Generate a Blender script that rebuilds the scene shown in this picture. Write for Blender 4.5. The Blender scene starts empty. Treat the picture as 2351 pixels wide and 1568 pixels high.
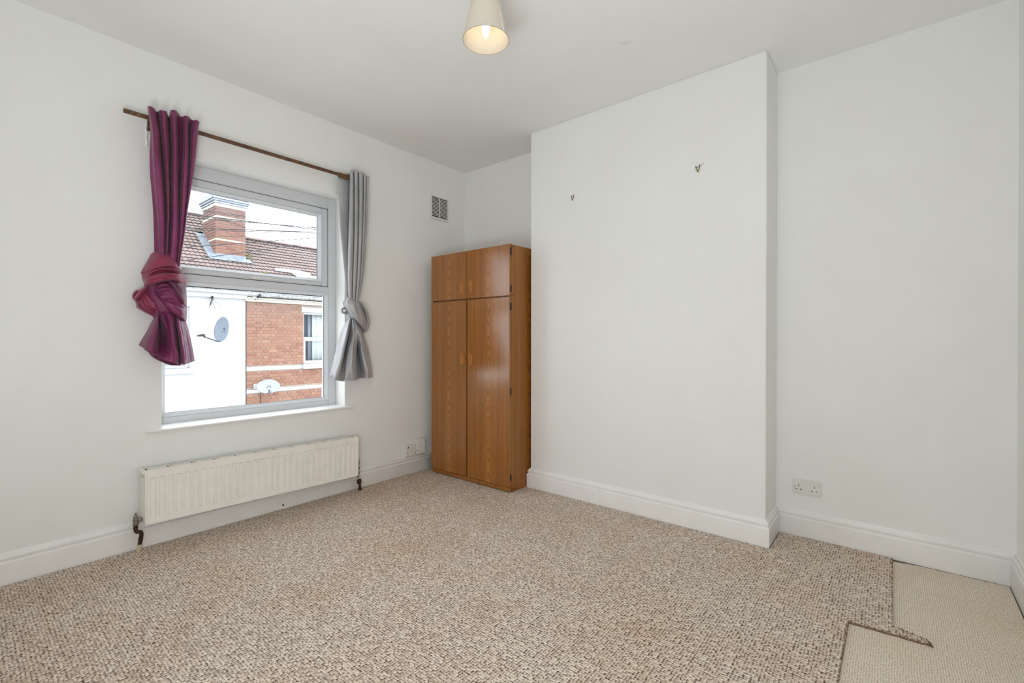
import bpy, bmesh, math, random
from mathutils import Vector, Matrix, noise
R = math.radians
sc = bpy.context.scene
col = sc.collection

# ------------------------------------------------------------------ camera, sky, lights, exposure
cam_d = bpy.data.cameras.new('camera')
cam_d.sensor_width = 36.0
cam_d.lens = 1067.5 / 2351 * 36.0
cam_d.clip_start = 0.02
cam = bpy.data.objects.new('camera', cam_d)
cam.location = (0, 0, 1.15)
cam.rotation_euler = (R(90 - 0.2246), R(-0.036), R(39.488))
col.objects.link(cam)
sc.camera = cam

world = bpy.data.worlds.new('overcast_sky')
sc.world = world
world.use_nodes = True
bg = world.node_tree.nodes['Background']
bg.inputs[0].default_value = (0.88, 0.94, 1.0, 1)
bg.inputs[1].default_value = 5.4

def area_light(name, loc, rot, sx, sy, power, color):
    d = bpy.data.lights.new(name, 'AREA')
    d.shape = 'RECTANGLE'; d.size = sx; d.size_y = sy
    d.energy = power; d.color = color
    o = bpy.data.objects.new(name, d)
    o.location = loc; o.rotation_euler = rot
    col.objects.link(o)
    return o
# added fill panel behind the camera, just inside the closed wall
area_light('rear_fill_panel', (-0.35, -0.25, 1.0), (R(87), 0, R(24)), 0.85, 1.9, 20.0, (0.90, 0.965, 1.0))
# added fill light, low behind the camera and aimed at the ceiling
area_light('rear_fill_uplight', (-0.60, -0.13, 0.70), (R(172), R(-18), 0), 1.0, 0.28, 18.0, (0.90, 0.965, 1.0))

sc.view_settings.view_transform = 'Standard'
sc.view_settings.look = 'None'
sc.view_settings.gamma = 1.0
sc.view_settings.exposure = 0.07
sc.view_settings.use_curve_mapping = False
sc.cycles.use_denoising = True
sc.cycles.diffuse_bounces = 7
sc.cycles.glossy_bounces = 4
sc.cycles.transparent_max_bounces = 12
sc.cycles.max_bounces = 12

# ------------------------------------------------------------------ helpers
def tag(o, label=None, cat=None, group=None, kind=None):
    if label: o['label'] = label
    if cat: o['category'] = cat
    if group: o['group'] = group
    if kind: o['kind'] = kind
    return o

def empty(name, loc=(0, 0, 0), label=None, cat=None, group=None, kind=None):
    o = bpy.data.objects.new(name, None)
    o.empty_display_size = 0.05
    o.location = loc
    col.objects.link(o)
    return tag(o, label, cat, group, kind)

def parent_to(o, p):
    o.parent = p
    o.matrix_parent_inverse = Matrix.Translation(-world_loc(p))

def world_loc(p):
    v = Vector(p.location)
    if p.parent:
        v = v + world_loc(p.parent) + p.matrix_parent_inverse.translation
    return v

class MB:
    """collects shapes and links them as one mesh object"""
    def __init__(self):
        self.v = []; self.f = []
    def box(self, x0, x1, y0, y1, z0, z1):
        n = len(self.v)
        self.v += [(x0, y0, z0), (x1, y0, z0), (x1, y1, z0), (x0, y1, z0), (x0, y0, z1), (x1, y0, z1), (x1, y1, z1), (x0, y1, z1)]
        for q in ((0, 3, 2, 1), (4, 5, 6, 7), (0, 1, 5, 4), (1, 2, 6, 5), (2, 3, 7, 6), (3, 0, 4, 7)):
            self.f.append(tuple(n + i for i in q))
        return self
    def rings(self, rings, closed=True, cap=True):
        n = len(self.v); m = len(rings[0])
        for r in rings: self.v += [tuple(p) for p in r]
        for i in range(len(rings) - 1):
            for j in range(m if closed else m - 1):
                a = n + i * m + j; b = n + i * m + (j + 1) % m
                self.f.append((a, b, b + m, a + m))
        if cap and closed:
            self.f.append(tuple(n + j for j in reversed(range(m))))
            self.f.append(tuple(n + (len(rings) - 1) * m + j for j in range(m)))
        return self
    def tube(self, path, rad, seg=10, flat=1.0):
        P = [Vector(p) for p in path]
        rr = rad if isinstance(rad, (list, tuple)) else [rad] * len(P)
        rings = []; up = None
        for i, p in enumerate(P):
            t = (P[min(i + 1, len(P) - 1)] - P[max(i - 1, 0)]).normalized()
            if up is None:
                up = Vector((0, 0, 1)) if abs(t.z) < 0.9 else Vector((1, 0, 0))
            s = t.cross(up).normalized(); up = s.cross(t).normalized()
            rings.append([p + s * (rr[i] * math.cos(2 * math.pi * k / seg)) + up * (rr[i] * flat * math.sin(2 * math.pi * k / seg)) for k in range(seg)])
        return self.rings(rings)
    def lathe(self, c, prof, seg=32, axis='z', cap=False):
        rings = []
        for r, h in prof:
            ring = []
            for k in range(seg):
                a = 2 * math.pi * k / seg
                x, y = r * math.cos(a), r * math.sin(a)
                p = (x, y, h) if axis == 'z' else ((h, x, y) if axis == 'x' else (y, h, x))
                ring.append((c[0] + p[0], c[1] + p[1], c[2] + p[2]))
            rings.append(ring)
        return self.rings(rings, True, cap)
    def prism(self, poly, z0, z1):
        n = len(self.v); m = len(poly)
        self.v += [(p[0], p[1], z0) for p in poly] + [(p[0], p[1], z1) for p in poly]
        self.f.append(tuple(n + j for j in reversed(range(m)))); self.f.append(tuple(n + m + j for j in range(m)))
        for j in range(m):
            k = (j + 1) % m
            self.f.append((n + j, n + k, n + m + k, n + m + j))
        return self
    def grid(self, rows):
        n = len(self.v); m = len(rows[0])
        for r in rows: self.v += [tuple(p) for p in r]
        for i in range(len(rows) - 1):
            for j in range(m - 1):
                a = n + i * m + j
                self.f.append((a, a + m, a + m + 1, a + 1))
        return self
    def build(self, name, mat, parent=None, smooth=False, bevel=0, solid=0, sharp=40, origin=None):
        me = bpy.data.meshes.new(name)
        vs = self.v
        if origin is not None:
            vs = [(p[0] - origin[0], p[1] - origin[1], p[2] - origin[2]) for p in vs]
        me.from_pydata([tuple(p) for p in vs], [], self.f)
        if mat: me.materials.append(mat)
        bm = bmesh.new(); bm.from_mesh(me)
        bmesh.ops.recalc_face_normals(bm, faces=bm.faces[:]) if solid == 0 else None
        if bevel:
            bmesh.ops.bevel(bm, geom=bm.edges[:], offset=bevel, segments=2, affect='EDGES', clamp_overlap=True)
        bm.to_mesh(me); bm.free()
        if smooth:
            me.shade_smooth()
            try: me.set_sharp_from_angle(angle=R(sharp))
            except Exception: pass
        o = bpy.data.objects.new(name, me)
        if origin is not None: o.location = origin
        col.objects.link(o)
        if solid:
            md = o.modifiers.new('thickness', 'SOLIDIFY'); md.thickness = solid; md.offset = 0
        if parent is not None: parent_to(o, parent)
        return o

def cat_rom(p, t):
    n = len(p) - 1
    x = t * n; i = min(int(x), n - 1); u = x - i
    a, b, c, d = p[max(i - 1, 0)], p[i], p[i + 1], p[min(i + 2, n)]
    if i == 0: a = [2 * b[k] - c[k] for k in range(3)]
    if i == n - 1: d = [2 * c[k] - b[k] for k in range(3)]
    return [0.5 * (2 * b[k] + (c[k] - a[k]) * u + (2 * a[k] - 5 * b[k] + 4 * c[k] - d[k]) * u * u + (3 * b[k] - a[k] - 3 * c[k] + d[k]) * u ** 3) for k in range(3)]

def loft(rows, nu, nv, wr=0.0, seed=0, fr=(30, 9), crease=None):
    dense = [[cat_rom(r, j / nu) for j in range(nu + 1)] for r in rows]
    out = []
    for i in range(nv + 1):
        line = []
        for j in range(nu + 1):
            p = cat_rom([d[j] for d in dense], i / nv)
            if wr:
                k = noise.noise(Vector((p[1] * fr[0], p[2] * fr[1], seed * 7.3))) + 0.5 * noise.noise(Vector((p[1] * fr[0] * 2.3, p[2] * fr[1] * 2.6, seed * 3.1)))
                p[0] += wr * k
            if crease:      # sharp creases: (depth, frequency across, frequency down, skew)
                u, v = j / nu, i / nv
                q = noise.noise(Vector((u * crease[1] + crease[3] * v + seed, v * crease[2] - crease[3] * u, seed * 1.7)))
                q2 = noise.noise(Vector((u * crease[1] * 2.3 + crease[3] * v * 2 + seed, v * crease[2] * 2.1, seed * 2.9)))
                e = min(1.0, 6 * min(u, 1 - u, v, 1 - v))
                p[0] += crease[0] * e * (1 - 2.2 * abs(q) ** 0.7 + 0.5 * (1 - 2.2 * abs(q2) ** 0.7))
            line.append(p)
        out.append(line)
    return out

# ------------------------------------------------------------------ materials
class NT:
    def __init__(self, name):
        self.m = bpy.data.materials.new(name); self.m.use_nodes = True
        self.t = self.m.node_tree; self.b = self.t.nodes['Principled BSDF']
        self.out = self.t.nodes['Material Output']
    def n(self, kind, **kw):
        nd = self.t.nodes.new(kind)
        for k, v in kw.items():
            if k.startswith('i_'):
                nd.inputs[k[2:].replace('_', ' ')].default_value = v
            else: setattr(nd, k, v)
        return nd
    def l(self, a, b): self.t.links.new(a, b)
    def math(self, op, a, b=None, c=None):
        nd = self.t.nodes.new('ShaderNodeMath'); nd.operation = op
        for i, x in enumerate((a, b, c)):
            if x is None: continue
            if isinstance(x, (int, float)): nd.inputs[i].default_value = x
            else: self.l(x, nd.inputs[i])
        return nd.outputs[0]
    def mix(self, f, a, b, mode='MIX'):
        nd = self.t.nodes.new('ShaderNodeMix'); nd.data_type = 'RGBA'; nd.blend_type = mode
        for s, x in ((nd.inputs[0], f), (nd.inputs[6], a), (nd.inputs[7], b)):
            if isinstance(x, (int, float)): s.default_value = x
            elif isinstance(x, tuple): s.default_value = (*x[:3], 1)
            else: self.l(x, s)
        return nd.outputs[2]
    def ramp(self, f, stops):
        nd = self.t.nodes.new('ShaderNodeValToRGB'); e = nd.color_ramp.elements
        while len(e) < len(stops): e.new(0.5)
        for el, (p, c) in zip(e, stops):
            el.position = p; el.color = (*c, 1)
        self.l(f, nd.inputs[0]); return nd.outputs[0]
    def coords(self, kind='Object', scale=(1, 1, 1)):
        tc = self.t.nodes.new('ShaderNodeTexCoord'); mp = self.t.nodes.new('ShaderNodeMapping')
        mp.inputs['Scale'].default_value = scale
        self.l(tc.outputs[kind], mp.inputs[0]); return mp.outputs[0]
    def pos(self, scale=(1, 1, 1)):
        g = self.t.nodes.new('ShaderNodeNewGeometry'); mp = self.t.nodes.new('ShaderNodeMapping')
        mp.inputs['Scale'].default_value = scale
        self.l(g.outputs['Position'], mp.inputs[0]); return mp.outputs[0]
    def noise(self, vec, scale, detail=3, rough=0.5):
        nd = self.n('ShaderNodeTexNoise'); nd.inputs['Scale'].default_value = scale
        nd.inputs['Detail'].default_value = detail; nd.inputs['Roughness'].default_value = rough
        self.l(vec, nd.inputs['Vector']); return nd.outputs[0]
    def bump(self, h, strength, dist=0.01):
        nd = self.n('ShaderNodeBump'); nd.inputs['Strength'].default_value = strength; nd.inputs['Distance'].default_value = dist
        self.l(h, nd.inputs['Height']); self.l(nd.outputs[0], self.b.inputs['Normal'])
    def base(self, c):
        if isinstance(c, tuple): self.b.inputs['Base Color'].default_value = (*c[:3], 1)
        else: self.l(c, self.b.inputs['Base Color'])
    def set(self, **kw):
        for k, v in kw.items():
            s = self.b.inputs[k.replace('_', ' ')]
            s.default_value = (*v, 1) if isinstance(v, tuple) and len(v) == 3 else v
        return self.m

def simple(name, c, rough=0.5, metal=0.0, var=0.06, scale=20, bump=0.0, **kw):
    t = NT(name)
    f = t.noise(t.pos(), scale, 4)
    lo = tuple(x * (1 - var) for x in c); hi = tuple(min(1, x * (1 + var)) for x in c)
    t.base(t.ramp(f, [(0.3, lo), (0.7, hi)]))
    if bump: t.bump(f, bump, 0.003)
    return t.set(Roughness=rough, Metallic=metal, **kw)

def plaster(name, c, var=0.03):
    t = NT(name)
    p = t.pos()
    f = t.noise(p, 2.2, 5, 0.6)
    g = t.noise(p, 60, 3)
    a = tuple(x * (1 - var) for x in c); b = tuple(min(1, x * (1 + var)) for x in c)
    t.base(t.ramp(f, [(0.3, (a[0] * 1.006, a[1], a[2] * 0.985)), (0.7, b)]))
    t.bump(t.math('ADD', t.math('MULTIPLY', f, 0.6), t.math('MULTIPLY', g, 0.25)), 0.12, 0.01)
    return t.set(Roughness=0.75)

M = {}
M['wall'] = plaster('white_wall_paint', (0.86, 0.86, 0.845), 0.02)
M['ceiling'] = plaster('ceiling_paint', (0.85, 0.85, 0.84), 0.015)
M['patch'] = plaster('patched_ceiling_paint', (0.81, 0.81, 0.80), 0.015)
M['trim'] = simple('white_gloss_paint', (0.90, 0.89, 0.87), 0.32, var=0.025, scale=9, bump=0.05)
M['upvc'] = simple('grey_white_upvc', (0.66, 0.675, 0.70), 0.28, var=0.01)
M['gasket'] = simple('black_rubber_gasket', (0.012, 0.012, 0.014), 0.5)
M['plastic'] = simple('white_plastic', (0.78, 0.765, 0.73), 0.3, var=0.03, scale=40)
M['dark'] = simple('dark_hole', (0.012, 0.011, 0.01), 0.8)
M['rad'] = simple('cream_radiator_enamel', (0.90, 0.865, 0.805), 0.35, var=0.03, scale=14)
M['chrome'] = simple('tarnished_chrome', (0.33, 0.32, 0.28), 0.28, 0.9, var=0.35, scale=90)
M['oldpipe'] = simple('dark_painted_copper_pipe', (0.045, 0.018, 0.010), 0.4, 0.2, var=0.5, scale=45)
M['sleeve'] = simple('cream_pipe_sleeve', (0.62, 0.53, 0.35), 0.5)
M['flake'] = simple('flaking_cream_paint', (0.45, 0.41, 0.31), 0.6, var=0.7, scale=70, bump=0.5)
M['rod'] = simple('brown_wooden_rod', (0.12, 0.055, 0.025), 0.35, var=0.5, scale=25)
M['ring'] = simple('golden_brown_ring', (0.22, 0.12, 0.04), 0.35, 0.2, var=0.5, scale=90)
M['brass'] = simple('aged_brass', (0.26, 0.19, 0.06), 0.35, 0.7, var=0.4, scale=120)
M['blackmetal'] = simple('black_metal', (0.02, 0.018, 0.016), 0.45, 0.4)
M['groove'] = simple('spiral_groove_gilt', (0.55, 0.40, 0.18), 0.4)

def glass():
    t = NT('window_glass')
    tr = t.n('ShaderNodeBsdfTransparent'); gl = t.n('ShaderNodeBsdfGlossy')
    tr.inputs[0].default_value = (0.97, 0.98, 0.98, 1); gl.inputs['Roughness'].default_value = 0.01
    fr = t.n('ShaderNodeFresnel'); fr.inputs[0].default_value = 1.45
    mx = t.n('ShaderNodeMixShader')
    t.l(t.math('MULTIPLY', fr.outputs[0], 0.35), mx.inputs[0]); t.l(tr.outputs[0], mx.inputs[1]); t.l(gl.outputs[0], mx.inputs[2])
    t.l(mx.outputs[0], t.out.inputs[0])
    return t.m
M['glass'] = glass()

def wood(name, dark, mid, light, rough, freq=1.0):
    """vertical teak-effect laminate: fine streaks with a cathedral figure down the middle (object space)"""
    t = NT(name)
    tc = t.n('ShaderNodeTexCoord')
    sep = t.n('ShaderNodeSeparateXYZ'); t.l(tc.outputs['Object'], sep.inputs[0])
    x, y, z = sep.outputs
    xy = t.math('ADD', x, t.math('MULTIPLY', y, 0.83))
    low = t.n('ShaderNodeCombineXYZ'); t.l(t.math('MULTIPLY', xy, 3.0), low.inputs[0]); t.l(t.math('MULTIPLY', z, 1.3), low.inputs[2])
    wob = t.noise(low.outputs[0], 1.6, 2)
    zz = t.math('MULTIPLY', t.math('SUBTRACT', t.math('FRACT', t.math('ADD', t.math('MULTIPLY', z, 1.9), t.math('MULTIPLY', wob, 0.25))), 0.5), 0.10)
    xx = t.math('ADD', xy, t.math('MULTIPLY', t.math('SUBTRACT', wob, 0.5), 0.03))
    rr = t.math('SQRT', t.math('ADD', t.math('MULTIPLY', xx, xx), t.math('MULTIPLY', zz, zz)))
    ring = t.math('ADD', t.math('MULTIPLY', t.math('SINE', t.math('MULTIPLY', rr, 330 * freq)), 0.5), 0.5)
    fade = t.math('MAXIMUM', t.math('SUBTRACT', 1.0, t.math('MULTIPLY', t.math('ABSOLUTE', xx), 16.0)), 0.12)
    st = t.n('ShaderNodeCombineXYZ'); t.l(t.math('MULTIPLY', xy, 260.0), st.inputs[0]); t.l(t.math('MULTIPLY', z, 2.6), st.inputs[2])
    streak = t.noise(st.outputs[0], 1.0, 4, 0.65)
    bd = t.n('ShaderNodeCombineXYZ'); t.l(t.math('MULTIPLY', xy, 22.0), bd.inputs[0]); t.l(t.math('MULTIPLY', z, 0.5), bd.inputs[2])
    band = t.noise(bd.outputs[0], 1.0, 2)
    f = t.math('ADD', t.math('ADD', t.math('MULTIPLY', t.math('MULTIPLY', ring, fade), 0.20), t.math('MULTIPLY', streak, 0.56)), t.math('MULTIPLY', band, 0.36))
    t.base(t.ramp(f, [(0.32, dark), (0.52, mid), (0.74, light)]))
    t.bump(streak, 0.03, 0.002)
    return t.set(Roughness=rough, Specular_IOR_Level=0.75 if rough < 0.3 else 0.45)
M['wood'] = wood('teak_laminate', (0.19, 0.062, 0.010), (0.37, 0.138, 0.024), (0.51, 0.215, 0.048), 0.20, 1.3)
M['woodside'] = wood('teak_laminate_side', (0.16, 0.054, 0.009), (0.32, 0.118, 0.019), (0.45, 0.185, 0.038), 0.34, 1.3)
M['handle'] = simple('orange_wood_pull', (0.66, 0.29, 0.09), 0.35, var=0.15, scale=60)
M['chip'] = simple('bare_chipboard_chip', (0.70, 0.55, 0.38), 0.8)

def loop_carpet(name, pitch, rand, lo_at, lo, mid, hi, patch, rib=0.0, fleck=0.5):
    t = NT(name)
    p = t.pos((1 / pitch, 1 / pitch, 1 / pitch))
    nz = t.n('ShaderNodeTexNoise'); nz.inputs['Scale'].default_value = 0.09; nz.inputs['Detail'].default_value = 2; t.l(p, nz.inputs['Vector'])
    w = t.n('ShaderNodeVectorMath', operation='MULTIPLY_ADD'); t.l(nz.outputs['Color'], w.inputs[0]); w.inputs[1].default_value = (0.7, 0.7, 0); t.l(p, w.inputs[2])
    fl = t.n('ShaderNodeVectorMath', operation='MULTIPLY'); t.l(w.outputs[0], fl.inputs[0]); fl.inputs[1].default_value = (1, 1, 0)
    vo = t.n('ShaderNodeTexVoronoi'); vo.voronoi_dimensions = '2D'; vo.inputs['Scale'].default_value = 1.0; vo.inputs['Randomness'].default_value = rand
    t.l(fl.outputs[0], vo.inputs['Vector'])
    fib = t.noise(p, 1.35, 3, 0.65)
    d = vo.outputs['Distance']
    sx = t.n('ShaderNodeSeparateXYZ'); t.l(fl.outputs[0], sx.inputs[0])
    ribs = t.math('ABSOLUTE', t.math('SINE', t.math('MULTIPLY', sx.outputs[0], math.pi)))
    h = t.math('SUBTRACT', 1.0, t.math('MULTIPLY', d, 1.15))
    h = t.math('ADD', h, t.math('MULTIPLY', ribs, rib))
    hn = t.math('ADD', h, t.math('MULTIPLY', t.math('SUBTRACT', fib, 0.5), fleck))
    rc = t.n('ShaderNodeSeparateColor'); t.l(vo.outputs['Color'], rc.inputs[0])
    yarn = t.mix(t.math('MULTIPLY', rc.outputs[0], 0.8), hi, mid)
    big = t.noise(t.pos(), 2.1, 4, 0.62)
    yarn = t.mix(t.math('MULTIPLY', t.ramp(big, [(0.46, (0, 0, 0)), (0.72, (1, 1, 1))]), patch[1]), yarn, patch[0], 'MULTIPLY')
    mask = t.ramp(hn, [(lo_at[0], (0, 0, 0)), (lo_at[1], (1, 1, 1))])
    t.base(t.mix(mask, lo, yarn))  # gaps between loops darkened, their shade put into the colour
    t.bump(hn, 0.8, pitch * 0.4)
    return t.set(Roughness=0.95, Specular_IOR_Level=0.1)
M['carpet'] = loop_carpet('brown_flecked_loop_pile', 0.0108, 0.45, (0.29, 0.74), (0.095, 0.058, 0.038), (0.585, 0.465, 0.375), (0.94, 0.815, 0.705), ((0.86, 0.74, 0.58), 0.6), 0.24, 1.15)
M['carpet_edge'] = simple('brown_cut_carpet_edge', (0.22, 0.145, 0.095), 0.95, var=0.6, scale=150)
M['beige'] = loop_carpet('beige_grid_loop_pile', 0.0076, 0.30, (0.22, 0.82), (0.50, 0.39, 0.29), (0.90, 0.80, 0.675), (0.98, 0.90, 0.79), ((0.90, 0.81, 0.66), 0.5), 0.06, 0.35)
M['boards'] = simple('dusty_floorboard', (0.14, 0.105, 0.07), 0.8, var=0.4, scale=30)

def satin(name, a, b, rough, sheen=0.25, weave=900, trans=0.0, fade=None, metal=0.0):
    t = NT(name)
    p = t.pos((1, 1, 0.25))
    f = t.noise(p, 9, 3)
    g = t.noise(t.pos((1, 1, 0.12)), weave / 6, 3, 0.7)
    c = t.mix(t.ramp(f, [(0.35, (0, 0, 0)), (0.65, (1, 1, 1))]), a, b)
    if fade:      # sun-faded areas of the cloth by height and by a blotchy field
        q = t.noise(t.pos((1, 1, 0.6)), 6.5, 2)
        c = t.mix(t.ramp(q, [(0.52, (0, 0, 0)), (0.66, (1, 1, 1))]), c, fade)
    c = t.mix(t.math('MULTIPLY', g, 0.22), c, tuple(x * 0.45 for x in a))
    t.base(c)
    slub = t.noise(t.pos((1, 0.35, 7.0)), 34, 3, 0.6)
    cr = t.noise(t.pos((1, 1.6, 0.8)), 17, 2, 0.5)
    t.bump(t.math('ADD', t.math('ADD', t.math('MULTIPLY', slub, 0.12), t.math('MULTIPLY', cr, 0.75)), t.math('MULTIPLY', g, 0.06)), 0.22, 0.014)
    t.set(Roughness=rough, Metallic=metal, Sheen_Weight=sheen, Sheen_Roughness=0.4)
    if trans:
        tl = t.n('ShaderNodeBsdfTranslucent'); t.l(c, tl.inputs[0])
        mx = t.n('ShaderNodeMixShader'); mx.inputs[0].default_value = trans
        t.l(t.b.outputs[0], mx.inputs[1]); t.l(tl.outputs[0], mx.inputs[2]); t.l(mx.outputs[0], t.out.inputs[0])
    return t.m
M['purple'] = satin('plum_satin', (0.185, 0.026, 0.088), (0.275, 0.046, 0.148), 0.50, 0.12, trans=0.05, metal=0.15)
M['plumred'] = satin('faded_raspberry_satin', (0.33, 0.040, 0.085), (0.25, 0.044, 0.120), 0.56, 0.12, trans=0.05, metal=0.1)
M['plumhem'] = satin('dull_plum_lining', (0.13, 0.034, 0.070), (0.18, 0.048, 0.095), 0.5, 0.08, metal=0.1)
M['grey'] = satin('silver_grey_satin', (0.43, 0.425, 0.44), (0.55, 0.545, 0.555), 0.46, 0.10, trans=0.03, metal=0.22)
M['bead'] = simple('silver_thread', (0.75, 0.70, 0.72), 0.3, 0.6)

def shade_mat():
    t = NT('cream_lamp_shade_fabric')
    tl = t.n('ShaderNodeBsdfTranslucent'); tl.inputs[0].default_value = (0.80, 0.72, 0.60, 1)
    df = t.n('ShaderNodeBsdfDiffuse'); df.inputs[0].default_value = (0.80, 0.77, 0.72, 1)
    mx = t.n('ShaderNodeMixShader'); mx.inputs[0].default_value = 0.30
    t.l(df.outputs[0], mx.inputs[1]); t.l(tl.outputs[0], mx.inputs[2]); t.l(mx.outputs[0], t.out.inputs[0])
    return t.m
M['shade'] = shade_mat()
def bulb_mat():
    t = NT('lit_candle_bulb')
    e = t.n('ShaderNodeEmission'); e.inputs[0].default_value = (1.0, 0.74, 0.42, 1); e.inputs[1].default_value = 8.0
    t.l(e.outputs[0], t.out.inputs[0]); return t.m
M['bulb'] = bulb_mat()

# ------------------------------------------------------------------ room shell
A = -3.20          # room face of the window wall
B = 3.165          # alcove back wall
CF = 2.872         # chimney breast front
XL, XR = -2.178, -0.550
XC = 0.440         # right-hand wall
FY = -0.30         # closed wall behind the camera
H = 2.745
WY0, WY1, WZ0, WZ1 = 0.768, 1.902, 0.634, 2.224   # window opening

m = MB(); m.box(A - 0.35, XC + 0.2, FY - 0.2, B + 0.2, -0.16, -0.012)
tag(m.build('floor', M['boards']), kind='structure')
m = MB(); m.box(A - 0.35, XC + 0.2, FY - 0.2, B + 0.2, H, H + 0.15)
ceil_ = tag(m.build('ceiling', M['ceiling']), kind='structure')
m = MB(); m.lathe((-1.119, 2.307, H), [(0.030, 0.0), (0.028, -0.0015), (0.0001, -0.002)], 24)
m.build('filled_patch', M['patch'], ceil_, smooth=True)
m = MB()
m.box(A - 0.125, A, FY - 0.2, WY0, -0.16, H); m.box(A - 0.33, A - 0.125, FY - 0.2, WY0 - 0.034, -0.16, H)
m.box(A - 0.33, A - 0.20, WY0 - 0.034, WY0, -0.16, WZ0); m.box(A - 0.33, A - 0.20, WY0 - 0.034, WY0, WZ1, H)
m.box(A - 0.33, A, WY1, B + 0.2, -0.16, H)
m.box(A - 0.33, A, WY0, WY1, -0.16, WZ0)
m.box(A - 0.33, A, WY0, WY1, WZ1, H)
tag(m.build('wall_left', M['wall']), kind='structure')
m = MB(); m.box(A, XC + 0.2, B, B + 0.2, -0.16, H)
tag(m.build('wall_back', M['wall']), kind='structure')
m = MB(); m.box(XC, XC + 0.2, FY - 0.2, B, -0.16, H)
tag(m.build('wall_right', M['wall']), kind='structure')
m = MB()
m.box(A, XC, FY - 0.12, FY, -0.16, H)
tag(m.build('wall_front', M['wall']), kind='structure')
m = MB(); m.box(XL, XR, CF, B, -0.012, H)
tag(m.build('wall_chimney_breast', M['wall'], bevel=0.004), kind='structure')

# skirting boards, moulded top, mitred at the corners
SK = [(0.022, -0.012), (0.022, 0.108), (0.0215, 0.113), (0.018, 0.116), (0.0125, 0.118), (0.0125, 0.122), (0.017, 0.126), (0.0185, 0.132),
      (0.0175, 0.138), (0.013, 0.144), (0.008, 0.147), (0.0065, 0.152), (0.003, 0.156), (0.0, 0.157)]
def skirting(name, p, q, nrm, mp, mq, dz=0.0):
    """p->q along the wall face, nrm into the room; mp/mq: how far each end moves per unit of projection (mitre)"""
    d = Vector((q[0] - p[0], q[1] - p[1], 0)).normalized()
    r0 = []; r1 = []
    for pr, z in SK:
        a = Vector((p[0], p[1], z + dz)) + Vector(nrm) * pr + d * (mp * pr)
        b = Vector((q[0], q[1], z + dz)) + Vector(nrm) * pr + d * (mq * pr)
        r0.append(a); r1.append(b)
    for r, e in ((r0, p), (r1, q)):
        r.append(Vector((e[0], e[1], -0.012 + dz)))
    m = MB(); m.rings([r0, r1])
    return tag(m.build(name, M['trim'], smooth=True, sharp=50), kind='structure')
skirting('baseboard_left', (A, FY), (A, B), (1, 0, 0), 0, -1)
skirting('baseboard_alcove', (A, B), (XL, B), (0, -1, 0), 1, -1)
skirting('baseboard_chimney_left', (XL, B), (XL, CF), (-1, 0, 0), 1, 1)
skirting('baseboard_chimney_front', (XL, CF), (XR, CF), (0, -1, 0), -1, 1)
skirting('baseboard_chimney_right', (XR, CF), (XR, B), (1, 0, 0), -1, -1)
skirting('baseboard_back', (XR, B), (XC, B), (0, -1, 0), 1, -1)
skirting('baseboard_right', (XC, B), (XC, FY), (-1, 0, 0), 1, 0)

# ------------------------------------------------------------------ window (white plastic frame, top-hung sash above a fixed light)
WF0 = WY0 - 0.032   # the frame runs on behind the plaster on the left
XF = A - 0.13      # room face of the frame
win = empty('window_1', (XF, 1.335, WZ0), 'white plastic window with a top hung sash above a fixed pane, between the two curtains', None, None, 'structure')
def frame_ring(m, y0, y1, z0, z1, wl, wr, wb, wt, x0, x1):
    m.box(x0, x1, y0, y0 + wl, z0, z1); m.box(x0, x1, y1 - wr, y1, z0, z1)
    m.box(x0, x1, y0 + wl, y1 - wr, z0, z0 + wb); m.box(x0, x1, y0 + wl, y1 - wr, z1 - wt, z1)
    return m
def bevel_ring(m, y0, y1, z0, z1, w, xo, xi):
    """sloping bead: outer edge at xo, inner edge at xi"""
    o = [(xo, y0, z0), (xo, y1, z0), (xo, y1, z1), (xo, y0, z1)]
    i = [(xi, y0 + w, z0 + w), (xi, y1 - w, z0 + w), (xi, y1 - w, z1 - w), (xi, y0 + w, z1 - w)]
    b = [(xi - 0.006, y0 + w, z0 + w), (xi - 0.006, y1 - w, z0 + w), (xi - 0.006, y1 - w, z1 - w), (xi - 0.006, y0 + w, z1 - w)]
    return m.rings([o, i, b], True, False)
TR0, TR1 = 1.500, 1.549        # transom
m = MB()
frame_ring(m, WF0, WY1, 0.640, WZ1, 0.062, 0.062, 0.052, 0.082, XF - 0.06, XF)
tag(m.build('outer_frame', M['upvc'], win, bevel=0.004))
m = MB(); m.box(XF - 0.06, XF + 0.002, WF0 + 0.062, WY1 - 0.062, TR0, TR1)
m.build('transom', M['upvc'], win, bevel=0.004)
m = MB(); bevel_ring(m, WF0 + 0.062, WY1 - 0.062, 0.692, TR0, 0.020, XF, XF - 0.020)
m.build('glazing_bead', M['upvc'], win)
m = MB(); frame_ring(m, WF0 + 0.080, WY1 - 0.080, 0.710, TR0 - 0.018, 0.004, 0.004, 0.003, 0.003, XF - 0.031, XF - 0.024)
m.build('gasket', M['gasket'], win)
m = MB(); m.box(XF - 0.036, XF - 0.031, WF0 + 0.078, WY1 - 0.078, 0.708, TR0 - 0.016)
m.build('pane', M['glass'], win)
SY0, SY1, SZ0, SZ1 = WF0 + 0.066, WY1 - 0.066, TR1 + 0.004, 2.138
m = MB(); frame_ring(m, WF0 + 0.060, WY1 - 0.060, TR1 - 0.002, 2.144, 0.006, 0.006, 0.006, 0.006, XF - 0.03, XF - 0.004)
m.build('gasket', M['gasket'], win)
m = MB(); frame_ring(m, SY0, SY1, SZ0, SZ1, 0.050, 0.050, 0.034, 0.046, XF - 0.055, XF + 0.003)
sash = m.build('sash', M['upvc'], win, bevel=0.005)
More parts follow.
